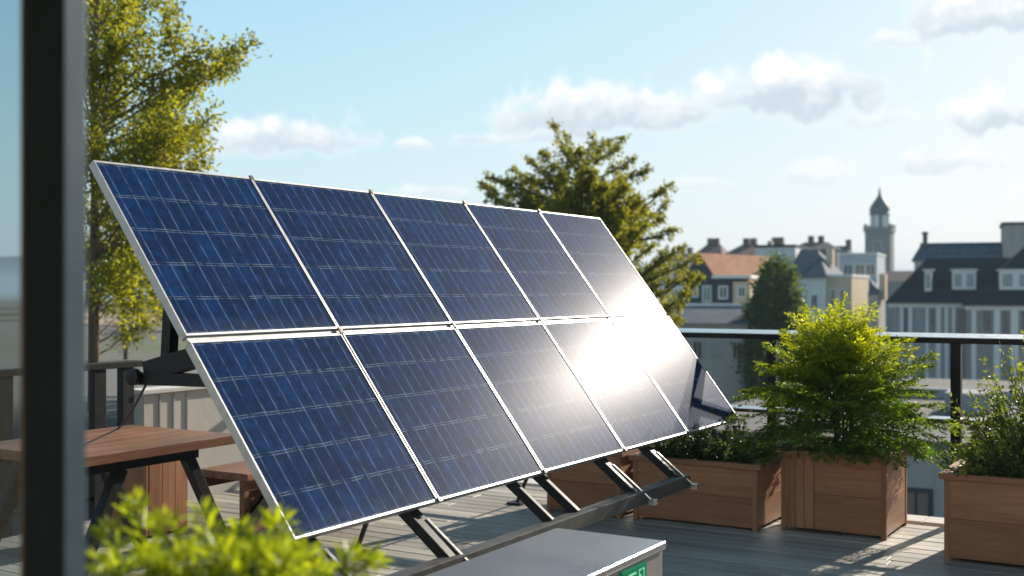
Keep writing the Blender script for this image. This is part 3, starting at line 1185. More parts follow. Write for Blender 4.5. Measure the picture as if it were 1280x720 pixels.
def sprig_shrub(name, label, cat, boxes, z0, n, h0, h1, leaf, mat, seed, per=26, spread=.25, lean=.35, group=None, tipb=0., tall=None):
    """many upright shoots with small leaves, rooted over a rectangle"""
    x0, x1, y0, y1 = boxes
    cx, cy = (x0 + x1) / 2, (y0 + y1) / 2
    t = thing(name, label, cat, (cx, cy, z0), 0, group)
    lv = Leaves(seed)
    r = lv.r
    sm = MB()
    for k in range(n):
        bx_, by_ = r.uniform(x0, x1) - cx, r.uniform(y0, y1) - cy
        ex, ey = bx_ / ((x1 - x0) / 2 + 1e-6), by_ / ((y1 - y0) / 2 + 1e-6)
        edge = max(abs(ex), abs(ey))
        hgt = r.uniform(h0, h1) * (1 - .45 * edge ** 2)
        if tall is not None:
            hgt *= tall(bx_ + cx)
        dv = np.array([ex * lean + r.normal() * .16, ey * lean + r.normal() * .16, 1.0])
        pts = curve_pts((bx_ * .8, by_ * .8, 0), dv, hgt, (ex * spread, ey * spread, .05 - edge * .55), 8, r, .07)
        sm.tube([tuple(q) for q in pts[::2]], [.005, .004, .003, .002, .001], 4)
        a = np.sort(r.uniform(.05, 1.0, per))
        ii = np.minimum((a * 8).astype(int), 7)
        P = pts[ii] + (pts[ii + 1] - pts[ii]) * (a * 8 - ii)[:, None]
        ax = np.array([unit(pts[i + 1] - pts[i]) for i in ii])
        rd = r.normal(size=(per, 3))
        rd -= ax * (rd * ax).sum(1, keepdims=True)
        rd /= np.linalg.norm(rd, axis=1, keepdims=True)
        lv.put(P + rd * .006, ax * .7 + rd + np.array([0, 0, .1]), leaf * r.uniform(.7, 1.25, per), leaf * .42 * r.uniform(.8, 1.2, per), np.clip(a ** 2 * .9 + tipb, 0, 1))
    sm.build('stems', M['twig'], t, smooth=True)
    lv.build('foliage', mat, t)
    return t


sprig_shrub('low_herb', 'low dark green herbs in the long planter under the array corner', 'plant', (-3.33, -2.57, 7.30, 7.74), .37, 190, .14, .32, .040, M['leaf_herb'], 31, 24, .3, .5, tall=lambda x: 1 + .45 * math.exp(-((x + 2.95) / .2) ** 2))
sprig_shrub('low_herb', 'dark herbs in the shaded planter behind the array struts', 'plant', (-3.98, -3.5, 7.25, 7.70), .39, 60, .14, .34, .045, M['leaf_herb'], 32, 20, .3, .5)
sprig_shrub('upright_shrub', 'tall small leaved green shrub in the planter at the right edge', 'shrub', (-1.27, -.24, 7.02, 7.70), .43, 330, .42, .82, .034, M['leaf_box'], 33, 42, .3, .28, tipb=.05,
            tall=lambda x: .82 + .38 * math.exp(-((x + .86) / .16) ** 2) - .25 * math.exp(-((x + 1.3) / .12) ** 2))

# foreground pot plant
fp = thing('tall_planter', 'dark tall planter standing just outside the sliding door', 'planter', (-1.60, 1.62, 0))
MB().box(-.42, .42, -.17, .17, .0, .80).build('body', M['door_frame'], fp, bevel=.01)
MB().box(-.40, .40, -.15, .15, .801, .82).build('soil', M['soil'], fp)


def lime_plant():
    t = thing('lime_shrub', 'bright lime green leafy plant at the bottom left by the door frame', 'plant', (-1.60, 1.62, .82))
    lv = Leaves(41)
    r = lv.r
    sm = MB()
    shoots = []
    # (pixel x, pixel y of the tip, depth)
    for (px, py, z) in ((168, 628, 2.25), (205, 652, 2.15), (252, 640, 2.2), (300, 662, 2.2), (352, 648, 2.25), (135, 665, 2.2), (330, 690, 2.1), (228, 690, 2.05), (440, 694, 2.3), (468, 700, 2.35), (180, 695, 2.0), (280, 700, 2.0), (365, 705, 2.1), (395, 712, 2.15), (125, 705, 2.0)):
        shoots.append(np.array(at(px, py, z)))
    for k in range(26):
        q = at(r.uniform(115, 385), r.uniform(684, 750), r.uniform(1.95, 2.4))
        shoots.append(np.array(q))
    org = np.array([-1.60, 1.62, .82])
    for tp in shoots:
        tp = tp - org
        b = np.array([np.clip(tp[0] * .8, -.36, .36) + r.normal() * .03, np.clip(tp[1] * .6, -.12, .12), 0.])
        n = 9
        pts = np.array([b + (tp - b) * (i / n) ** 1.0 + np.array([0, 0, .06]) * math.sin(math.pi * i / n) for i in range(n + 1)])
        sm.tube([tuple(x) for x in pts[::3]], [.005, .004, .003, .0015], 5)
        ln = np.linalg.norm(tp - b)
        m = int(8 + ln * 26)
        for j in range(m):
            f = 1 - (j / m) ** 1.2 * .8
            i = min(int(f * n), n - 1)
            p0 = pts[i] + (pts[i + 1] - pts[i]) * (f * n - i)
            ax = unit(pts[i + 1] - pts[i])
            az = j * 2.4
            o1 = unit(np.cross(ax, [1, .2, .1]))
            o2 = np.cross(ax, o1)
            out = o1 * math.cos(az) + o2 * math.sin(az)
            spread = .35 + 1.0 * (1 - f)
            dv = unit(ax * (1.2 - spread * .4) + out * (.55 + spread * .4))
            sz = .042 * (.6 + .7 * min(1, (1 - f) * 4)) * r.uniform(.85, 1.2)
            st = p0 + dv * .012
            for g_, s_ in ((0, 1.0), (.75, .8), (-.75, .8), (1.5, .5), (-1.5, .5)):
                sd = unit(np.cross(dv, out + ax * .3))
                lv.put(st, dv * math.cos(g_) + sd * math.sin(g_), sz * s_, sz * .23 * s_, min(1, .30 + .65 * f))
    sm.build('stems', M['twig'], t, smooth=True)
    lv.build('foliage', M['leaf_front'], t, .12)


lime_plant()

# ------------------------------------------------------------------ sliding door in the foreground
dr = thing('sliding_door', 'dark aluminium sliding glass door standing open at the left edge', 'door', (-1.466, 1.162, 0))
SW, SD = .0955, .04
MB().box(-SW, -.004, 0, SD, .05, 2.32).build('stile', M['door_frame'], dr, bevel=.003)
MB().box(-.0035, 0, .0005, SD - .0005, .05, 2.32).build('stile_skylit_edge', M['door_skylit'], dr, bevel=.001)  # thin strip whose paler colour stands in for sky light on this face
MB().box(-1.20 - SW, -1.2, 0, SD, .05, 2.32).build('stile', M['door_frame'], dr, bevel=.003)
MB().box(-1.199, -SW - .001, .002, SD - .002, 2.24, 2.318).build('rail', M['door_frame'], dr, bevel=.003)
MB().box(-1.199, -SW - .001, .002, SD - .002, .052, .14).build('rail', M['door_frame'], dr, bevel=.003)
MB().box(-1.19, -SW - .012, .017, .023, .141, 2.239).build('glass_pane', M['door_glass'], dr)
MB().box(-SW - .011, -SW - .001, .004, .036, .141, 2.239).build('glazing_bead', M['gasket'], dr, bevel=.002)
MB().box(-1.26, 3.08, -.03, .08, 2.33, 2.42).build('head_track', M['door_frame'], dr, bevel=.003)
MB().box(-1.26, 3.08, -.03, .08, .001, .045).build('floor_track', M['door_skylit'], dr, bevel=.003)

# ------------------------------------------------------------------ table, bench, small planter on the left
tb = thing('wooden_table', 'wooden plank table with black metal legs left of the solar array', 'table', (-5.44, 3.72, 0))
tp_ = MB()
TW, TL = .86, 1.05
for k in range(6):
    tp_.box(k * TW / 6 + .002, (k + 1) * TW / 6 - .002, 0, TL, .705, .755)
tp_.build('tabletop', M['teak'], tb, bevel=.004)
MB().box(TW - .10, TW - .05, .06, .80, .655, .703).build('side_beam', M['black'], tb, bevel=.003)
MB().box(.05, .10, .06, .80, .655, .703).build('side_beam', M['black'], tb, bevel=.003)
for (xx, sx) in ((TW - .075, 0), (.075, 0)):
    for (y0, y1) in ((.74, 1.10), (.30, -.04)):
        MB().bar((xx, y0, .66), (xx, y1, .004), .055, .06, (0, 1, 0)).build('leg', M['black'], tb, bevel=.003)

bn = thing('wooden_bench', 'low wooden bench behind the table partly hidden by the solar array', 'bench', (-5.36, 5.22, 0))
sb = MB()
for k in range(3):
    sb.box(k * .137 + .002, (k + 1) * .137 - .002, 0, 1.5, .40, .445)
sb.build('seat', M['teak'], bn, bevel=.004)
MB().box(.345, .385, .0, 1.5, .335, .398).build('apron', M['teak'], bn, bevel=.004)
MB().box(.02, .05, .0, 1.5, .335, .398).build('apron', M['teak'], bn, bevel=.004)
MB().box(.345, .365, .05, 1.45, .13, .334).build('front_panel', M['teak'], bn, bevel=.003)
MB().box(.345, .39, .0, 1.5, .09, .129).build('stretcher', M['teak'], bn, bevel=.004)
for yy in (.02, 1.46):
    MB().box(.345, .385, yy - .02, yy + .02, .130, .334).build('upright', M['teak'], bn, bevel=.003)
for xx in (.36, .035):
    MB().bar((xx, 1.30, .398), (xx, 1.46, .003), .05, .06, (0, 1, 0)).build('leg', M['teak'], bn, bevel=.003)
for xx in (.418,):
    MB().bar((xx, .30, .385), (xx, -.20, .004), .030, .075, (0, 1, 0)).build('brace', M['black'], bn, bevel=.003)
    MB().bar((xx, .40, .385), (xx, -.10, .004), .028, .05, (0, 1, 0)).build('leg', M['teak'], bn, bevel=.003)

sp = thing('tall_wooden_planter', 'tall narrow wooden planter standing behind the table by the railing', 'planter', (-6.03, 5.10, 0))
bd = MB()
bd.box(0, .355, 0, .022, .02, .62)
bd.build('front_panel', M['planter_up'], sp, bevel=.003)
sd_ = MB()
for k in range(3):
    sd_.box(.335, .357, .024 + k * .106, .024 + (k + 1) * .106 - .002, .02, .62)
sd_.build('side_panel', M['planter_up'], sp, bevel=.002)
MB().box(0, .022, .024, .34, .02, .62).build('side_panel', M['planter_up'], sp, bevel=.003)
MB().box(.024, .333, .32, .34, .02, .62).build('back_panel', M['planter_up'], sp, bevel=.003)
MB().box(.024, .333, .024, .318, .0, .57).build('soil', M['soil'], sp)

# ------------------------------------------------------------------ trees
def tree(name, label, base, tips, trunk_path, trunk_r, mat, bark, leaf, per, clump, seed, group=None, tipbias=.3, twigs=5, cat='tree', start_f=.25):
    """branches run from the trunk to given tips; side twigs carry clumps of leaves"""
    t = thing(name, label, cat, tuple(base), 0, group)
    base = np.array(base)
    lv = Leaves(seed)
    r = lv.r
    tr = MB()
    tpath = np.array([np.array(q) - base for q in trunk_path])
    n = len(tpath)
    tr.tube([tuple(q) for q in tpath], [trunk_r * (1 - .75 * i / (n - 1)) for i in range(n)], 9)
    for tipp in tips:
        tipp = np.asarray(tipp) - base
        # leave the trunk some way below the tip
        hz = tpath[:, 2]
        dist = np.linalg.norm(tipp[:2] - np.array([np.interp(tipp[2], hz, tpath[:, 0]), np.interp(tipp[2], hz, tpath[:, 1])]))
        z_at = np.clip(tipp[2] - dist * r.uniform(.35, .95), hz[0] + .2, hz[-1] - .02)
        b = np.array([np.interp(z_at, hz, tpath[:, k]) for k in range(3)])
        ln = np.linalg.norm(tipp - b)
        m = 8
        sag = r.uniform(-.06, .10) * ln
        pts = np.array([b + (tipp - b) * (i / m) + np.array([0, 0, 1]) * sag * -math.sin(math.pi * i / m) + r.normal(size=3) * .015 * ln * (0 < i < m) for i in range(m + 1)])
        br = max(.008, trunk_r * .30 * min(1, ln / 2))
        tr.tube([tuple(q) for q in pts[::2]], [br, br * .8, br * .6, br * .4, br * .2], 5)
        for k in range(int(max(3, per * ln))):
            f = r.uniform(start_f, 1.03) ** .8
            f = min(f, 1.0)
            i = min(int(f * m), m - 1)
            p0 = pts[i] + (pts[i + 1] - pts[i]) * (f * m - i)
            ax = unit(pts[i + 1] - pts[i])
            dv = unit(ax * .9 + r.normal(size=3) * .75 + np.array([0, 0, .15]))
            tl = clump * r.uniform(.3, 1.8) * (1.15 - .70 * f)
            q = p0 + dv * tl
            cnt = twigs + int(r.integers(0, 3))
            a = r.uniform(.25, 1.05, cnt)
            P = p0 + dv * (a[:, None] * tl) + r.normal(size=(cnt, 3)) * clump * .13
            lv.put(P, dv + r.normal(size=(cnt, 3)) * .55, leaf * r.uniform(.65, 1.3, cnt), leaf * .5 * r.uniform(.7, 1.2, cnt), np.clip(tipbias + r.normal() * .22 + .25 * (f - .5), 0, 1))
    tr.build('trunk', bark, t, smooth=True)
    lv.build('crown', mat, t)
    return t


# tree on the left, beyond the railing
rt = np.random.default_rng(7)
Z = 14.0
tips = []
for (px, py, dz) in ((302, 60, 0), (285, 78, .2), (262, 70, -.3), (245, 92, .3), (258, 195, 0), (248, 172, .5), (262, 150, -.2), (240, 215, .2), (215, 50, -.3), (218, 22, .2), (205, 0, 0),
                     (190, -30, .3), (160, -60, 0), (225, 120, .1), (205, 140, .8), (215, 165, -.6), (215, 230, -.3), (190, 235, .6), (180, 255, 0), (170, 285, .3), (185, 310, -.2), (180, 350, .3), (160, 330, .2), (205, 350, .3),
                     (150, 365, -.3), (195, 385, .6), (165, 380, 0), (100, 60, 0), (95, 200, .3), (100, 320, .2), (140, 250, .8), (150, 200, -.8), (140, 120, .7), (150, 60, -.6), (130, 10, .5), (170, 90, 0), (180, 190, .2), (150, 300, .5), (140, 340, -.5), (235, 262, .6), (250, 235, .2)):
    tips.append(at(px, py, Z + dz * 1.6))
for k in range(36):
    px = rt.uniform(92, 225)
    py = rt.uniform(-120, 330)
    tips.append(at(px, py, Z + rt.uniform(-1.4, 1.4)))
tree('birch_tree', 'slender yellow green tree rising behind the left end of the solar array', at(117, 515, Z), tips,
     [at(117, 515, Z), at(117, 380, Z), at(119, 250, Z), at(117, 120, Z), at(121, 0, Z), at(124, -140, Z)], .075, M['leaf_left'], M['bark'], .064, 34, .36, 52, twigs=11, tipbias=.42, start_f=.3)

# broad tree behind the array
Z = 21.0
tips = []
for (px, py, dz) in ((692, 160, 0), (708, 172, .3), (742, 172, 0), (762, 178, .4), (778, 176, -.3), (790, 200, 0), (722, 185, -.5), (612, 222, 0), (602, 232, .3), (640, 212, .2), (634, 228, -.4), (662, 202, 0), (655, 225, .5),
                     (676, 190, .4), (812, 212, .2), (838, 232, 0), (832, 255, .4), (826, 275, -.3), (842, 290, .3), (850, 312, 0), (868, 325, .2), (862, 345, -.3), (872, 352, .3), (852, 368, 0), (838, 350, .5), (820, 330, 0),
                     (612, 245, -.3), (640, 245, .3), (700, 220, .8), (740, 215, -.8), (770, 230, .7), (800, 250, -.6), (800, 285, .7), (780, 270, -.9), (750, 260, .9), (690, 250, -.9), (720, 245, .2), (662, 245, .5), (812, 310, -.7), (835, 325, .6),
                     (628, 300, .3), (650, 330, 0), (700, 320, .4), (760, 320, -.3), (840, 380, .4), (820, 390, -.3), (845, 400, 0)):
    tips.append(at(px, py, Z + dz * 1.8))
for k in range(64):
    a = rt.uniform(-1.3, 1.2)
    rad = rt.uniform(.4, .8)
    px = 728 + 128 * rad * math.sin(a)
    py = 318 - 135 * rad * math.cos(a)
    tips.append(at(px, py, Z + rt.uniform(-1.5, 1.5)))
tree('olive_tree', 'broad olive green tree with spiky upright branches behind the solar array', at(735, 892, Z), tips,
     [at(735, 892, Z), at(733, 700, Z), at(737, 500, Z), at(731, 380, Z), at(728, 290, Z), at(724, 220, Z)], .16, M['leaf_mid'], M['bark_dark'], .062, 36, .19, 53, twigs=11, tipbias=.35)


def cone_tree(name, label, base, height, rad, mat, n, leaf, seed, core=.0, group=None, power=.75, cat='tree'):
    t = thing(name, label, cat, tuple(base), 0, group)
    lv = Leaves(seed)
    r = lv.r
    MB().tube([(0, 0, 0), (0, 0, height * .5), (0, 0, height * .93)], [rad * .12, rad * .08, rad * .02], 8).build('trunk', M['bark_dark'], t)
    k = n // 9
    zf = 1 - np.sqrt(r.random(k))
    z = height * (.06 + .94 * zf)
    az = r.uniform(0, 2 * math.pi, k)
    prof = np.minimum(1, (1 - zf) * 1.9) ** power
    lump = 1 + .12 * np.sin(az * 3 + z * 2.2 / max(rad, .3)) + .08 * np.sin(az * 7 - z * 3)
    rr_ = rad * prof * lump * r.uniform(.62, 1.0, k) ** .5
    rr_ = np.maximum(rr_, .05)
    C = np.stack([np.cos(az) * rr_, np.sin(az) * rr_, z], 1)
    out = np.stack([np.cos(az), np.sin(az), np.full(k, .9)], 1)
    tone = np.clip(.35 + r.normal(size=k) * .3, 0, 1)
    for j in range(9):
        lv.put(C + r.normal(size=(k, 3)) * leaf * .8, out + r.normal(size=(k, 3)) * .6, leaf * r.uniform(.7, 1.3, k), leaf * .5, tone)
    lv.build('crown', mat, t)
    return t


cone_tree('cypress_tree', 'dark green rounded conifer standing before the white house', at(970, 592, 47), 8.6, 1.38, M['leaf_cone'], 54000, .2, 61, power=.62)


def round_tree(name, label, base, height, rad, mat, n, leaf, seed, group=None, trunk=.35, flat=.8, cat='tree'):
    t = thing(name, label, cat, tuple(base), 0, group)
    lv = Leaves(seed)
    r = lv.r
    tr = MB()
    cz = height - rad * flat
    tr.tube([(0, 0, -.2), (0, 0, cz * .6), (.1, 0, cz)], [rad * .09, rad * .07, rad * .03], 7)
    nc = max(14, n // 60)
    C = r.normal(size=(nc, 3))
    C /= np.linalg.norm(C, axis=1, keepdims=True)
    C *= (r.random(nc) ** .4)[:, None] * rad * .86
    C[:, 2] *= flat
    C += np.array([0, 0, cz])
    for c in C[:12]:
        tr.tube([(0, 0, cz * .55), tuple(c)], [rad * .035, rad * .01], 5)
    for c in C:
        m = n // nc
        d_ = r.normal(size=(m, 3))
        d_ /= np.linalg.norm(d_, axis=1, keepdims=True)
        P = c + d_ * (r.random(m) ** .5)[:, None] * rad * r.uniform(.16, .36)
        lv.put(P, d_ + r.normal(size=(m, 3)) * .5, leaf * r.uniform(.7, 1.3, m), leaf * .55, np.clip(.4 + r.normal() * .25, 0, 1))
    tr.build('trunk', M['bark_dark'], t, smooth=True)
    lv.build('crown', mat, t)
    return t


GR = .1
for (px, z, hgt, rad, lab, sd) in ((205, 72, 7.5, 3.0, 'rounded yellow green park tree just past the end of the tan path', 71), (148, 88, 6.0, 3.2, 'yellowing park tree left of the array post beyond the path', 72),
                                   (236, 60, 4.4, 1.8, 'small bushy green tree beside the tan path', 73), (110, 95, 8.0, 3.6, 'far park tree half hidden by the slender trunk', 74)):
    b = at(px, 0, z)
    round_tree('park_tree', lab, (b.x, b.y, GR), hgt, rad, M['leaf_far'], 2600, .2, sd, 'trees in the park on the left')
for (px, z, hgt, rad, lab, mt, sd) in ((157, 24, 1.05, .58, 'dry brownish round shrub beyond the left railing', 'leaf_dry', 75), (135, 68, 1.5, 1.6, 'bright yellow green bush behind the tan path', 'leaf_left', 76), (222, 40, 1.3, .9, 'green bush beside the leaning rear post of the array', 'leaf_far', 77)):
    b = at(px, 0, z)
    round_tree('park_shrub', lab, (b.x, b.y, GR), hgt, rad, M[mt], 1800, .035 if z < 30 else .1, sd, 'shrubs on the bank at the left', .3, .8, 'shrub')

# ------------------------------------------------------------------ town
class House:
    """local frame: x to the right along the front, y away from us, z up from the street"""
    def __init__(self, name, label, px, z, delta, cat='house', group=None):
        q = at(px, 360, z)
        self.z, self.px = z, px
        self.t = thing(name, label, cat, (q.x, q.y, -6), YAW - R(delta), group)
        a = math.atan((px - 640) / F_PX)
        self.k = z / math.cos(a) * math.cos(a) ** 2 / F_PX / max(.4, math.cos(R(delta) - a))

    def x(self, px):
        return (px - self.px) * self.k

    def h(self, py):
        return EYE - (py - 360) / F_PX * self.z + 6

    def box(self, nm, mt, x0, x1, y0, y1, z0, z1, parent=None):
        return MB().box(x0, x1, y0, y1, z0, z1).build(nm, mt, parent or self.t)

    def window(self, x, z, w, hh, y=0., mt=None, frame=None, side=False):
        fr = MB()
        f = min(.09, w * .16)
        y0, y1 = y - .05, y + .04
        fr.box(x - w / 2, x - w / 2 + f, y0, y1, z, z + hh)
        fr.box(x + w / 2 - f, x + w / 2, y0, y1, z, z + hh)
        fr.box(x - w / 2 + f, x + w / 2 - f, y0, y1, z, z + f)
        fr.box(x - w / 2 + f, x + w / 2 - f, y0, y1, z + hh - f, z + hh)
        fr.box(x - f * .3, x + f * .3, y0 + .012, y1, z + f, z + hh - f)
        pn = MB().box(x - w / 2 + f, x + w / 2 - f, y - .02, y + .03, z + f, z + hh - f)
        if side:
            # on the right hand wall: x is the wall plane, y runs along the wall
            def turn(mb):
                mb.v = [(side - (b - y), y + 0 * a + (a - x) + x, c) for (a, b, c) in mb.v]
                mb.f = [tuple(reversed(q)) for q in mb.f]
            turn(fr)
            turn(pn)
        o = fr.build('window', frame or M['white_trim'], self.t)
        pn.build('pane', mt or M['pane'], o)
        return o

    def hip(self, nm, mt, x0, x1, y0, y1, ze, zr, rx0, rx1, parent=None):
        ym = (y0 + y1) / 2
        vs = [(x0, y0, ze), (x1, y0, ze), (x1, y1, ze), (x0, y1, ze), (rx0, ym, zr), (rx1, ym, zr)]
        mb = MB()
        mb.add(vs, [(3, 2, 1, 0), (0, 1, 5, 4), (2, 3, 4, 5), (3, 0, 4), (1, 2, 5)])
        return mb.build(nm, mt, parent or self.t)

    def gable(self, nm, mt, x0, x1, y0, y1, ze, zr, over=.2):
        """ridge along y"""
        xm = (x0 + x1) / 2
        t_ = .12
        mb = MB()
        for s, xe in ((-1, x0 - over), (1, x1 + over)):
            sl_ = (zr - ze) / (xm - x0)
            z_e = ze - over * sl_
            vs = [(xe, y0 - over, z_e), (xm, y0 - over, zr), (xm, y1 + over, zr), (xe, y1 + over, z_e)]
            vs += [(a, b, c + t_) for a, b, c in vs]
            fs = [(0, 1, 2, 3), (7, 6, 5, 4), (0, 4, 5, 1), (1, 5, 6, 2), (2, 6, 7, 3), (3, 7, 4, 0)]
            mb.add(vs, fs)
        return mb.build(nm, mt, self.t)

    def gable_wall(self, mt, x0, x1, y0, y1, ze, zr):
        xm = (x0 + x1) / 2
        vs = [(x0, y0, 0), (x1, y0, 0), (x1, y0, ze), (xm, y0, zr), (x0, y0, ze), (x0, y1, 0), (x1, y1, 0), (x1, y1, ze), (xm, y1, zr), (x0, y1, ze)]
        mb = MB()
        mb.add(vs, [(0, 1, 2, 3, 4), (9, 8, 7, 6, 5), (1, 6, 7, 2), (5, 0, 4, 9), (2, 7, 8, 3), (3, 8, 9, 4)])
        return mb.build('wall', mt, self.t)


# long low building with a flat grey roof right across the street
H = House('flat_roof_building', 'low grey building with a wide flat roof just beyond the railing', 1060, 23, 26, 'building')
zr = H.h(545)
H.box('wall', M['grey_wall'], -3.6, 9.0, 0, 16, 0, zr - .25)
H.box('roof', M['flat_roof'], -3.75, 9.15, -.15, 16.15, zr - .248, zr)
H.box('roof_edge', M['grey_wall'], -3.75, 9.15, 9.0, 9.3, zr + .002, zr + .25)
H.window(H.x(1143), H.h(652), .62, .75, -.001, None, M['dark_wall'])
H.window(H.x(1068), H.h(652), .62, .75, -.001, None, M['dark_wall'])
H.window(H.x(1215), H.h(652), .62, .75, -.001, None, M['dark_wall'])
H.window(H.x(990), H.h(652), .62, .75, -.001, None, M['dark_wall'])
H.box('roof_hatch', M['grey_wall'], 1.2, 2.2, 5.5, 6.6, zr + .002, zr + .45)

# low row with windows seen between the rails
H = House('low_row_house', 'low grey fronted house with a slate roof left of the conifer', 888, 47, 20)
ze = H.h(404)
H.box('wall', M['stone'], H.x(800), H.x(934), 0, 7, 0, ze)
H.hip('roof', M['slate_blue'], H.x(795), H.x(938), -.3, 7.3, ze + .003, H.h(384), H.x(830), H.x(920))
H.box('ridge_cap', M['white_trim'], H.x(826), H.x(924), 3.3, 3.7, H.h(384) - .02, H.h(381))
for px in (848, 872, 897, 921):
    H.window(H.x(px), H.h(450), .42, .78, -.001, M['pane_pale'] if px == 897 else M['pane'], M['stone'])

# orange gabled house
H = House('gabled_house', 'small dark fronted house with an orange tiled roof', 876, 66, 40)
H.gable_wall(M['dark_wall'], H.x(855), H.x(897), 0, 8, H.h(350), H.h(319))
H.gable('roof', M['tile_orange'], H.x(855), H.x(897), 0, 8, H.h(350), H.h(319))
H.window(H.x(868), H.h(372), .55, .6, -.001, M['pane_pale'])
H.window(H.x(884), H.h(378), .6, .95, -.001, M['pane_pale'])
H = House('white_ledge_house', 'small flat roofed house with a bright white ledge beside the orange roof', 918, 62, 18)
H.box('wall', M['dark_wall'], H.x(893), H.x(917), 0, 6, 0, H.h(348))
H.box('side_wall', M['cream_wall'], H.x(917) + .002, H.x(938), -.25, 6, 0, H.h(352))
H.box('ledge', M['white_trim'], H.x(891), H.x(940), -.5, 6.2, H.h(348) + .003, H.h(344))
H.window(H.x(904), H.h(374), .5, .7, -.001)
H.window(H.x(928), H.h(372), .45, .6, -.251)

# white building with the cream side
H = House('white_house', 'tall white house with a plain shaded front behind the conifer', 968, 84, 22)
H.box('wall', M['white_wall'], H.x(944), H.x(994), 0, 9, 0, H.h(309))
H.box('roof', M['slate'], H.x(943), H.x(995), -.12, 9.1, H.h(309) + .003, H.h(306))
H.box('chimney', M['stone'], H.x(950), H.x(955), 3, 4, H.h(306) + .003, H.h(299))
H = House('cream_house', 'pale house with a slate roof and a sunlit cream side wall', 1020, 79, 24)
wl_ = H.box('wall', M['white_wall'], H.x(985), H.x(1032), 0, 9.0, 0, H.h(347))
H.box('side_wall', M['cream_wall'], H.x(1032) + .003, H.x(1063), .4, 9.0, 0, H.h(346))
H.box('side_wall_cap', M['white_trim'], H.x(1032) + .004, H.x(1064), .3, 9.1, H.h(346) + .002, H.h(343))
H.hip('roof', M['slate_blue'], H.x(983), H.x(1035), -.3, 9.2, H.h(347) + .004, H.h(309), H.x(985), H.x(1008))
H.box('chimney', M['cream_wall'], H.x(1020), H.x(1029), 4.0, 4.8, H.h(330), H.h(309))
for px in (1040, 1052):
    H.window(H.x(px), H.h(386), .42, 1.35, .399)
for px in (1000, 1018):
    H.window(H.x(px), H.h(388), .5, 1.1, -.001)

# blue grey building right of it
H = House('pale_block', 'pale blue grey block of flats in front of the church tower', 1075, 118, 22, 'building')
H.box('wall', mat_wall('pale_blue_render', (.42, .47, .54)), H.x(1050), H.x(1096), 0, 10, 0, H.h(318))
H.box('parapet', M['white_trim'], H.x(1049), H.x(1097), -.15, 10.1, H.h(318) + .003, H.h(316))
for px in (1060, 1075, 1088):
    H.window(H.x(px), H.h(345), 1.0, 1.2, -.001)
H = House('lean_to_house', 'low house with blue slate roof beneath the pale block', 1075, 98, 22)
H.box('wall', M['stone'], H.x(1052), H.x(1098), 0, 6, 0, H.h(368))
H.hip('roof', M['slate_blue'], H.x(1050), H.x(1100), -.3, 6.3, H.h(368) + .003, H.h(345), H.x(1056), H.x(1080))
H.box('chimney', M['cream_wall'], H.x(1097), H.x(1105), 1, 3, H.h(375), H.h(342))

# church
H = House('church_tower', 'grey stone church tower with a dark onion dome and spire', 1097, 225, 26, 'tower')
s = (H.x(1114) - H.x(1080)) / 2
H.box('shaft', M['tower_stone'], -s * .94, s * .94, 0, 2 * s * .94, 0, H.h(290))
H.box('cornice', M['tower_stone'], -s * 1.04, s * 1.04, -.25, 2 * s * .94 + .25, H.h(290) + .004, H.h(284))
for k in (-1, 1):
    for yy in (0, 2 * s * .94):
        H.box('pinnacle', M['tower_stone'], k * s * .9 - .3, k * s * .9 + .3, yy - .2, yy + .4, H.h(284) + .004, H.h(280))
cy = s * .94
for k in range(6):
    a = k * math.pi / 3 + .3
    MB().lathe([(.42, H.h(284) + .004), (.38, H.h(268))], math.cos(a) * s * .55, cy + math.sin(a) * s * .55, 8).build('column', M['white_trim'], H.t)
MB().lathe([(s * .42, H.h(284) + .005), (s * .42, H.h(268))], 0, cy, 12).build('lantern_core', M['tower_stone'], H.t)
MB().lathe([(s * .78, H.h(268) + .01), (s * .80, H.h(266.5)), (s * .72, H.h(266)), (s * .76, H.h(262)), (s * .72, H.h(258)), (s * .5, H.h(252)), (s * .26, H.h(247)), (s * .12, H.h(243)), (.12, H.h(233))], 0, cy, 14).build('dome', mat_plain('weathered_copper', (.018, .04, .058), .6, .1, .2, 1), H.t, smooth=True)
H.window(0, H.h(322), 1.6, 3.2, -.001)
H = House('church_nave', 'long slate roofed church hall at the foot of the tower', 1112, 205, 26, 'building')
H.box('wall', M['tower_stone'], H.x(1096), H.x(1150), 0, 12, 0, H.h(352))
H.hip('roof', M['tile_brown'], H.x(1095), H.x(1152), -.3, 12.3, H.h(352) + .004, H.h(338), H.x(1100), H.x(1140))

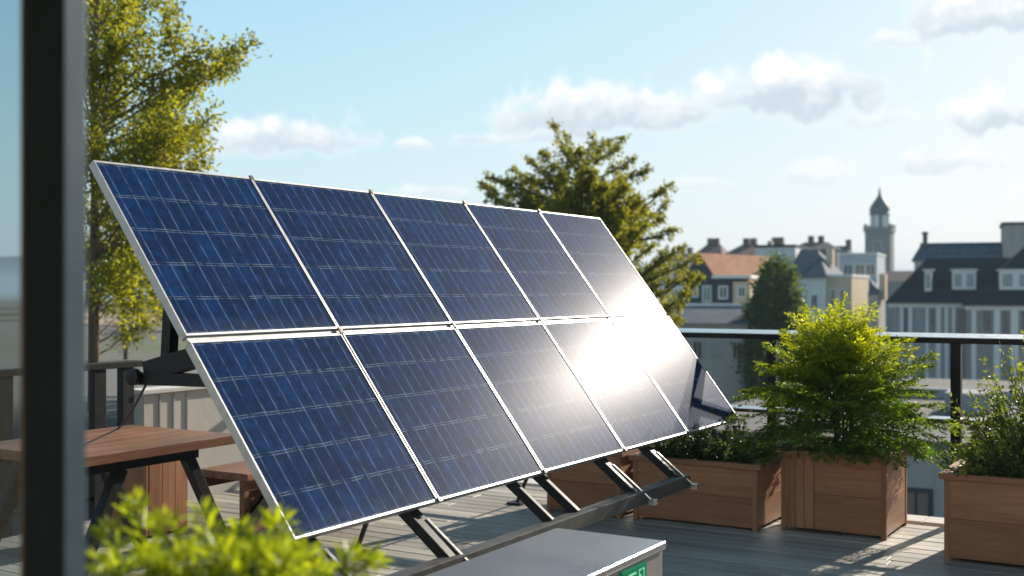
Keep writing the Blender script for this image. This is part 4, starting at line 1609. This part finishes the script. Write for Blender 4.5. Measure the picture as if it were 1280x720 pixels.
# brown roofs in the back
k = 0
for (px, z, w, ye, yr, lab, wm, rm) in ((884, 150, 36, 322, 304, 'far house with a brown hipped roof above the orange roof', 'stone', 'tile_brown'),
                                        (928, 140, 42, 318, 304, 'far terraced house with brown roof and twin chimneys', 'cream_wall', 'tile_brown'),
                                        (962, 150, 34, 316, 303, 'far house with brown roof peeping over the white house', 'stone', 'tile_brown'),
                                        (1016, 145, 58, 312, 301, 'far house with a broad dark roof behind the cream house', 'dark_wall', 'slate'),
                                        (1045, 160, 34, 322, 306, 'far dark roofed house left of the pale block', 'stone', 'slate'),
                                        (846, 170, 44, 326, 316, 'far brown roofed house beside the olive tree', 'white_wall', 'tile_brown')):
    H = House('distant_house', lab, px, z, 20 + 3 * (k % 3), 'house', 'houses on the far side of town')
    H.box('wall', M[wm], H.x(px - w / 2), H.x(px + w / 2), 0, 9, 0, H.h(ye))
    H.hip('roof', M[rm], H.x(px - w / 2 - 2), H.x(px + w / 2 + 2), -.4, 9.4, H.h(ye) + .005, H.h(yr), H.x(px - w / 4), H.x(px + w / 4))
    for c in ((-.12, .1) if k != 4 else (.3,)):
        H.box('chimney', M['tile_brown'], H.x(px + w * c) - .35, H.x(px + w * c) + .35, 4.2, 5.0, H.h(yr) - 1, H.h(yr - 8))
    for c in (-.3, 0, .3):
        H.window(H.x(px + w * c), H.h(ye + 22), 1.1, 1.4, -.001)
    k += 1

# mansard house on the right
H = House('mansard_house', 'grey house with dark slate roof, white dormers and pale pilasters', 1200, 75, 21)
X = H.x
ez = H.h(379)
H.box('wall', M['grey_wall'], X(1113), X(1330), 0, 7, 0, ez)
H.box('cornice', M['white_trim'], X(1109), X(1207), -.18, 0 - .002, ez - .28, ez)
H.hip('roof', M['slate'], X(1104), X(1345), -.45, 7.4, ez + .004, H.h(321), X(1156), X(1300))
wing = MB().box(X(1208), X(1330), -1.5, -.19, 0, ez - .12).build('wing_wall', M['stone'], H.t)
H.box('wing_cornice', M['white_trim'], X(1206), X(1331), -1.7, -1.502, ez - .40, ez - .12)
H.hip('wing_roof', M['slate'], X(1202), X(1350), -1.95, 5.6, ez - .115, H.h(302), X(1287), X(1320))
for (px, w) in ((1126, 4), (1137, 5), (1158.5, 4), (1173, 6), (1183, 5), (1192, 5)):
    H.box('pilaster', M['white_trim'], X(px - w / 2), X(px + w / 2), -.16, -.003, 0, ez - .282)
for (px, w) in ((1217, 6), (1245, 8), (1266, 9)):
    H.box('pilaster', M['white_trim'], X(px - w / 2), X(px + w / 2), -1.68, -1.503, 0, ez - .402)
for (px, w, mt, y) in ((1131.3, 4.2, 'pane', -.001), (1148, 13, 'pane_pale', -.001), (1166, 6, 'pane', -.001), (1201, 8, 'pane', -.001), (1233, 11, 'pane', -1.501), (1255, 7, 'pane', -1.501), (1278, 8, 'pane', -1.501)):
    H.window(X(px), H.h(416), w * H.k, H.h(385) - H.h(416), y, M[mt], M['grey_wall'])


def dormer(H, p0, p1, yt, yb, yf, n):
    o = H.box('dormer', M['white_trim'], H.x(p0), H.x(p1), yf, yf + 2.6, H.h(yb), H.h(yt))
    MB().box(H.x(p0) - .12, H.x(p1) + .12, yf - .15, yf + 2.6, H.h(yt) + .003, H.h(yt) + .09).build('dormer_roof', M['white_trim'], o)
    w = (H.x(p1) - H.x(p0)) / n
    for i in range(n):
        x0 = H.x(p0) + w * (i + .2)
        MB().box(x0, x0 + w * .6, yf - .03, yf - .003, H.h(yb - 4), H.h(yt + 4)).build('dormer_pane', M['pane_pale'], o)


dormer(H, 1155, 1164, 338, 364, .35, 1)
dormer(H, 1190, 1220, 338, 362, .35, 2)
dormer(H, 1248, 1288, 339, 362, -1.2, 2)
H = House('tall_roof_house', 'taller house with blue grey roof and dark chimney rising behind the mansard house', 1200, 92, 21)
X = H.x
H.box('wall', M['grey_wall'], X(1142), X(1252), 0, 9, 0, H.h(326))
H.hip('roof', M['slate_blue'], X(1138), X(1262), -.3, 5.0, H.h(326) + .003, H.h(304), X(1149), X(1262))
H.box('ridge', M['slate'], X(1148), X(1252), 2.2, 2.6, H.h(304) - .05, H.h(302))
H.box('chimney', M['dark_wall'], X(1152), X(1158), 1.6, 2.2, H.h(322), H.h(291))
H.box('chimney_cap', M['dark_wall'], X(1151), X(1159), 1.5, 2.3, H.h(291) + .003, H.h(288))
H.box('stair_tower', M['stone'], X(1253), X(1300), -.2, 6, 0, H.h(282))
H.box('tower_cap', M['slate'], X(1251), X(1302), -.4, 6.2, H.h(282) + .003, H.h(279))

# ------------------------------------------------------------------ the air over the town
hz = bpy.data.materials.new('summer_haze')
hz.use_nodes = True
hn = hz.node_tree.nodes
hn.clear()
ho = hn.new('ShaderNodeOutputMaterial')
hv = hn.new('ShaderNodeVolumePrincipled')
hv.inputs['Color'].default_value = (.62, .82, 1.0, 1)
hv.inputs['Density'].default_value = .0006
hv.inputs['Anisotropy'].default_value = 0.0
hz.node_tree.links.new(hv.outputs[0], ho.inputs['Volume'])
haze = MB().box(-5600, 5600, -5600, 5600, -8, 23.5).build('haze', hz)
haze['kind'] = 'stuff'
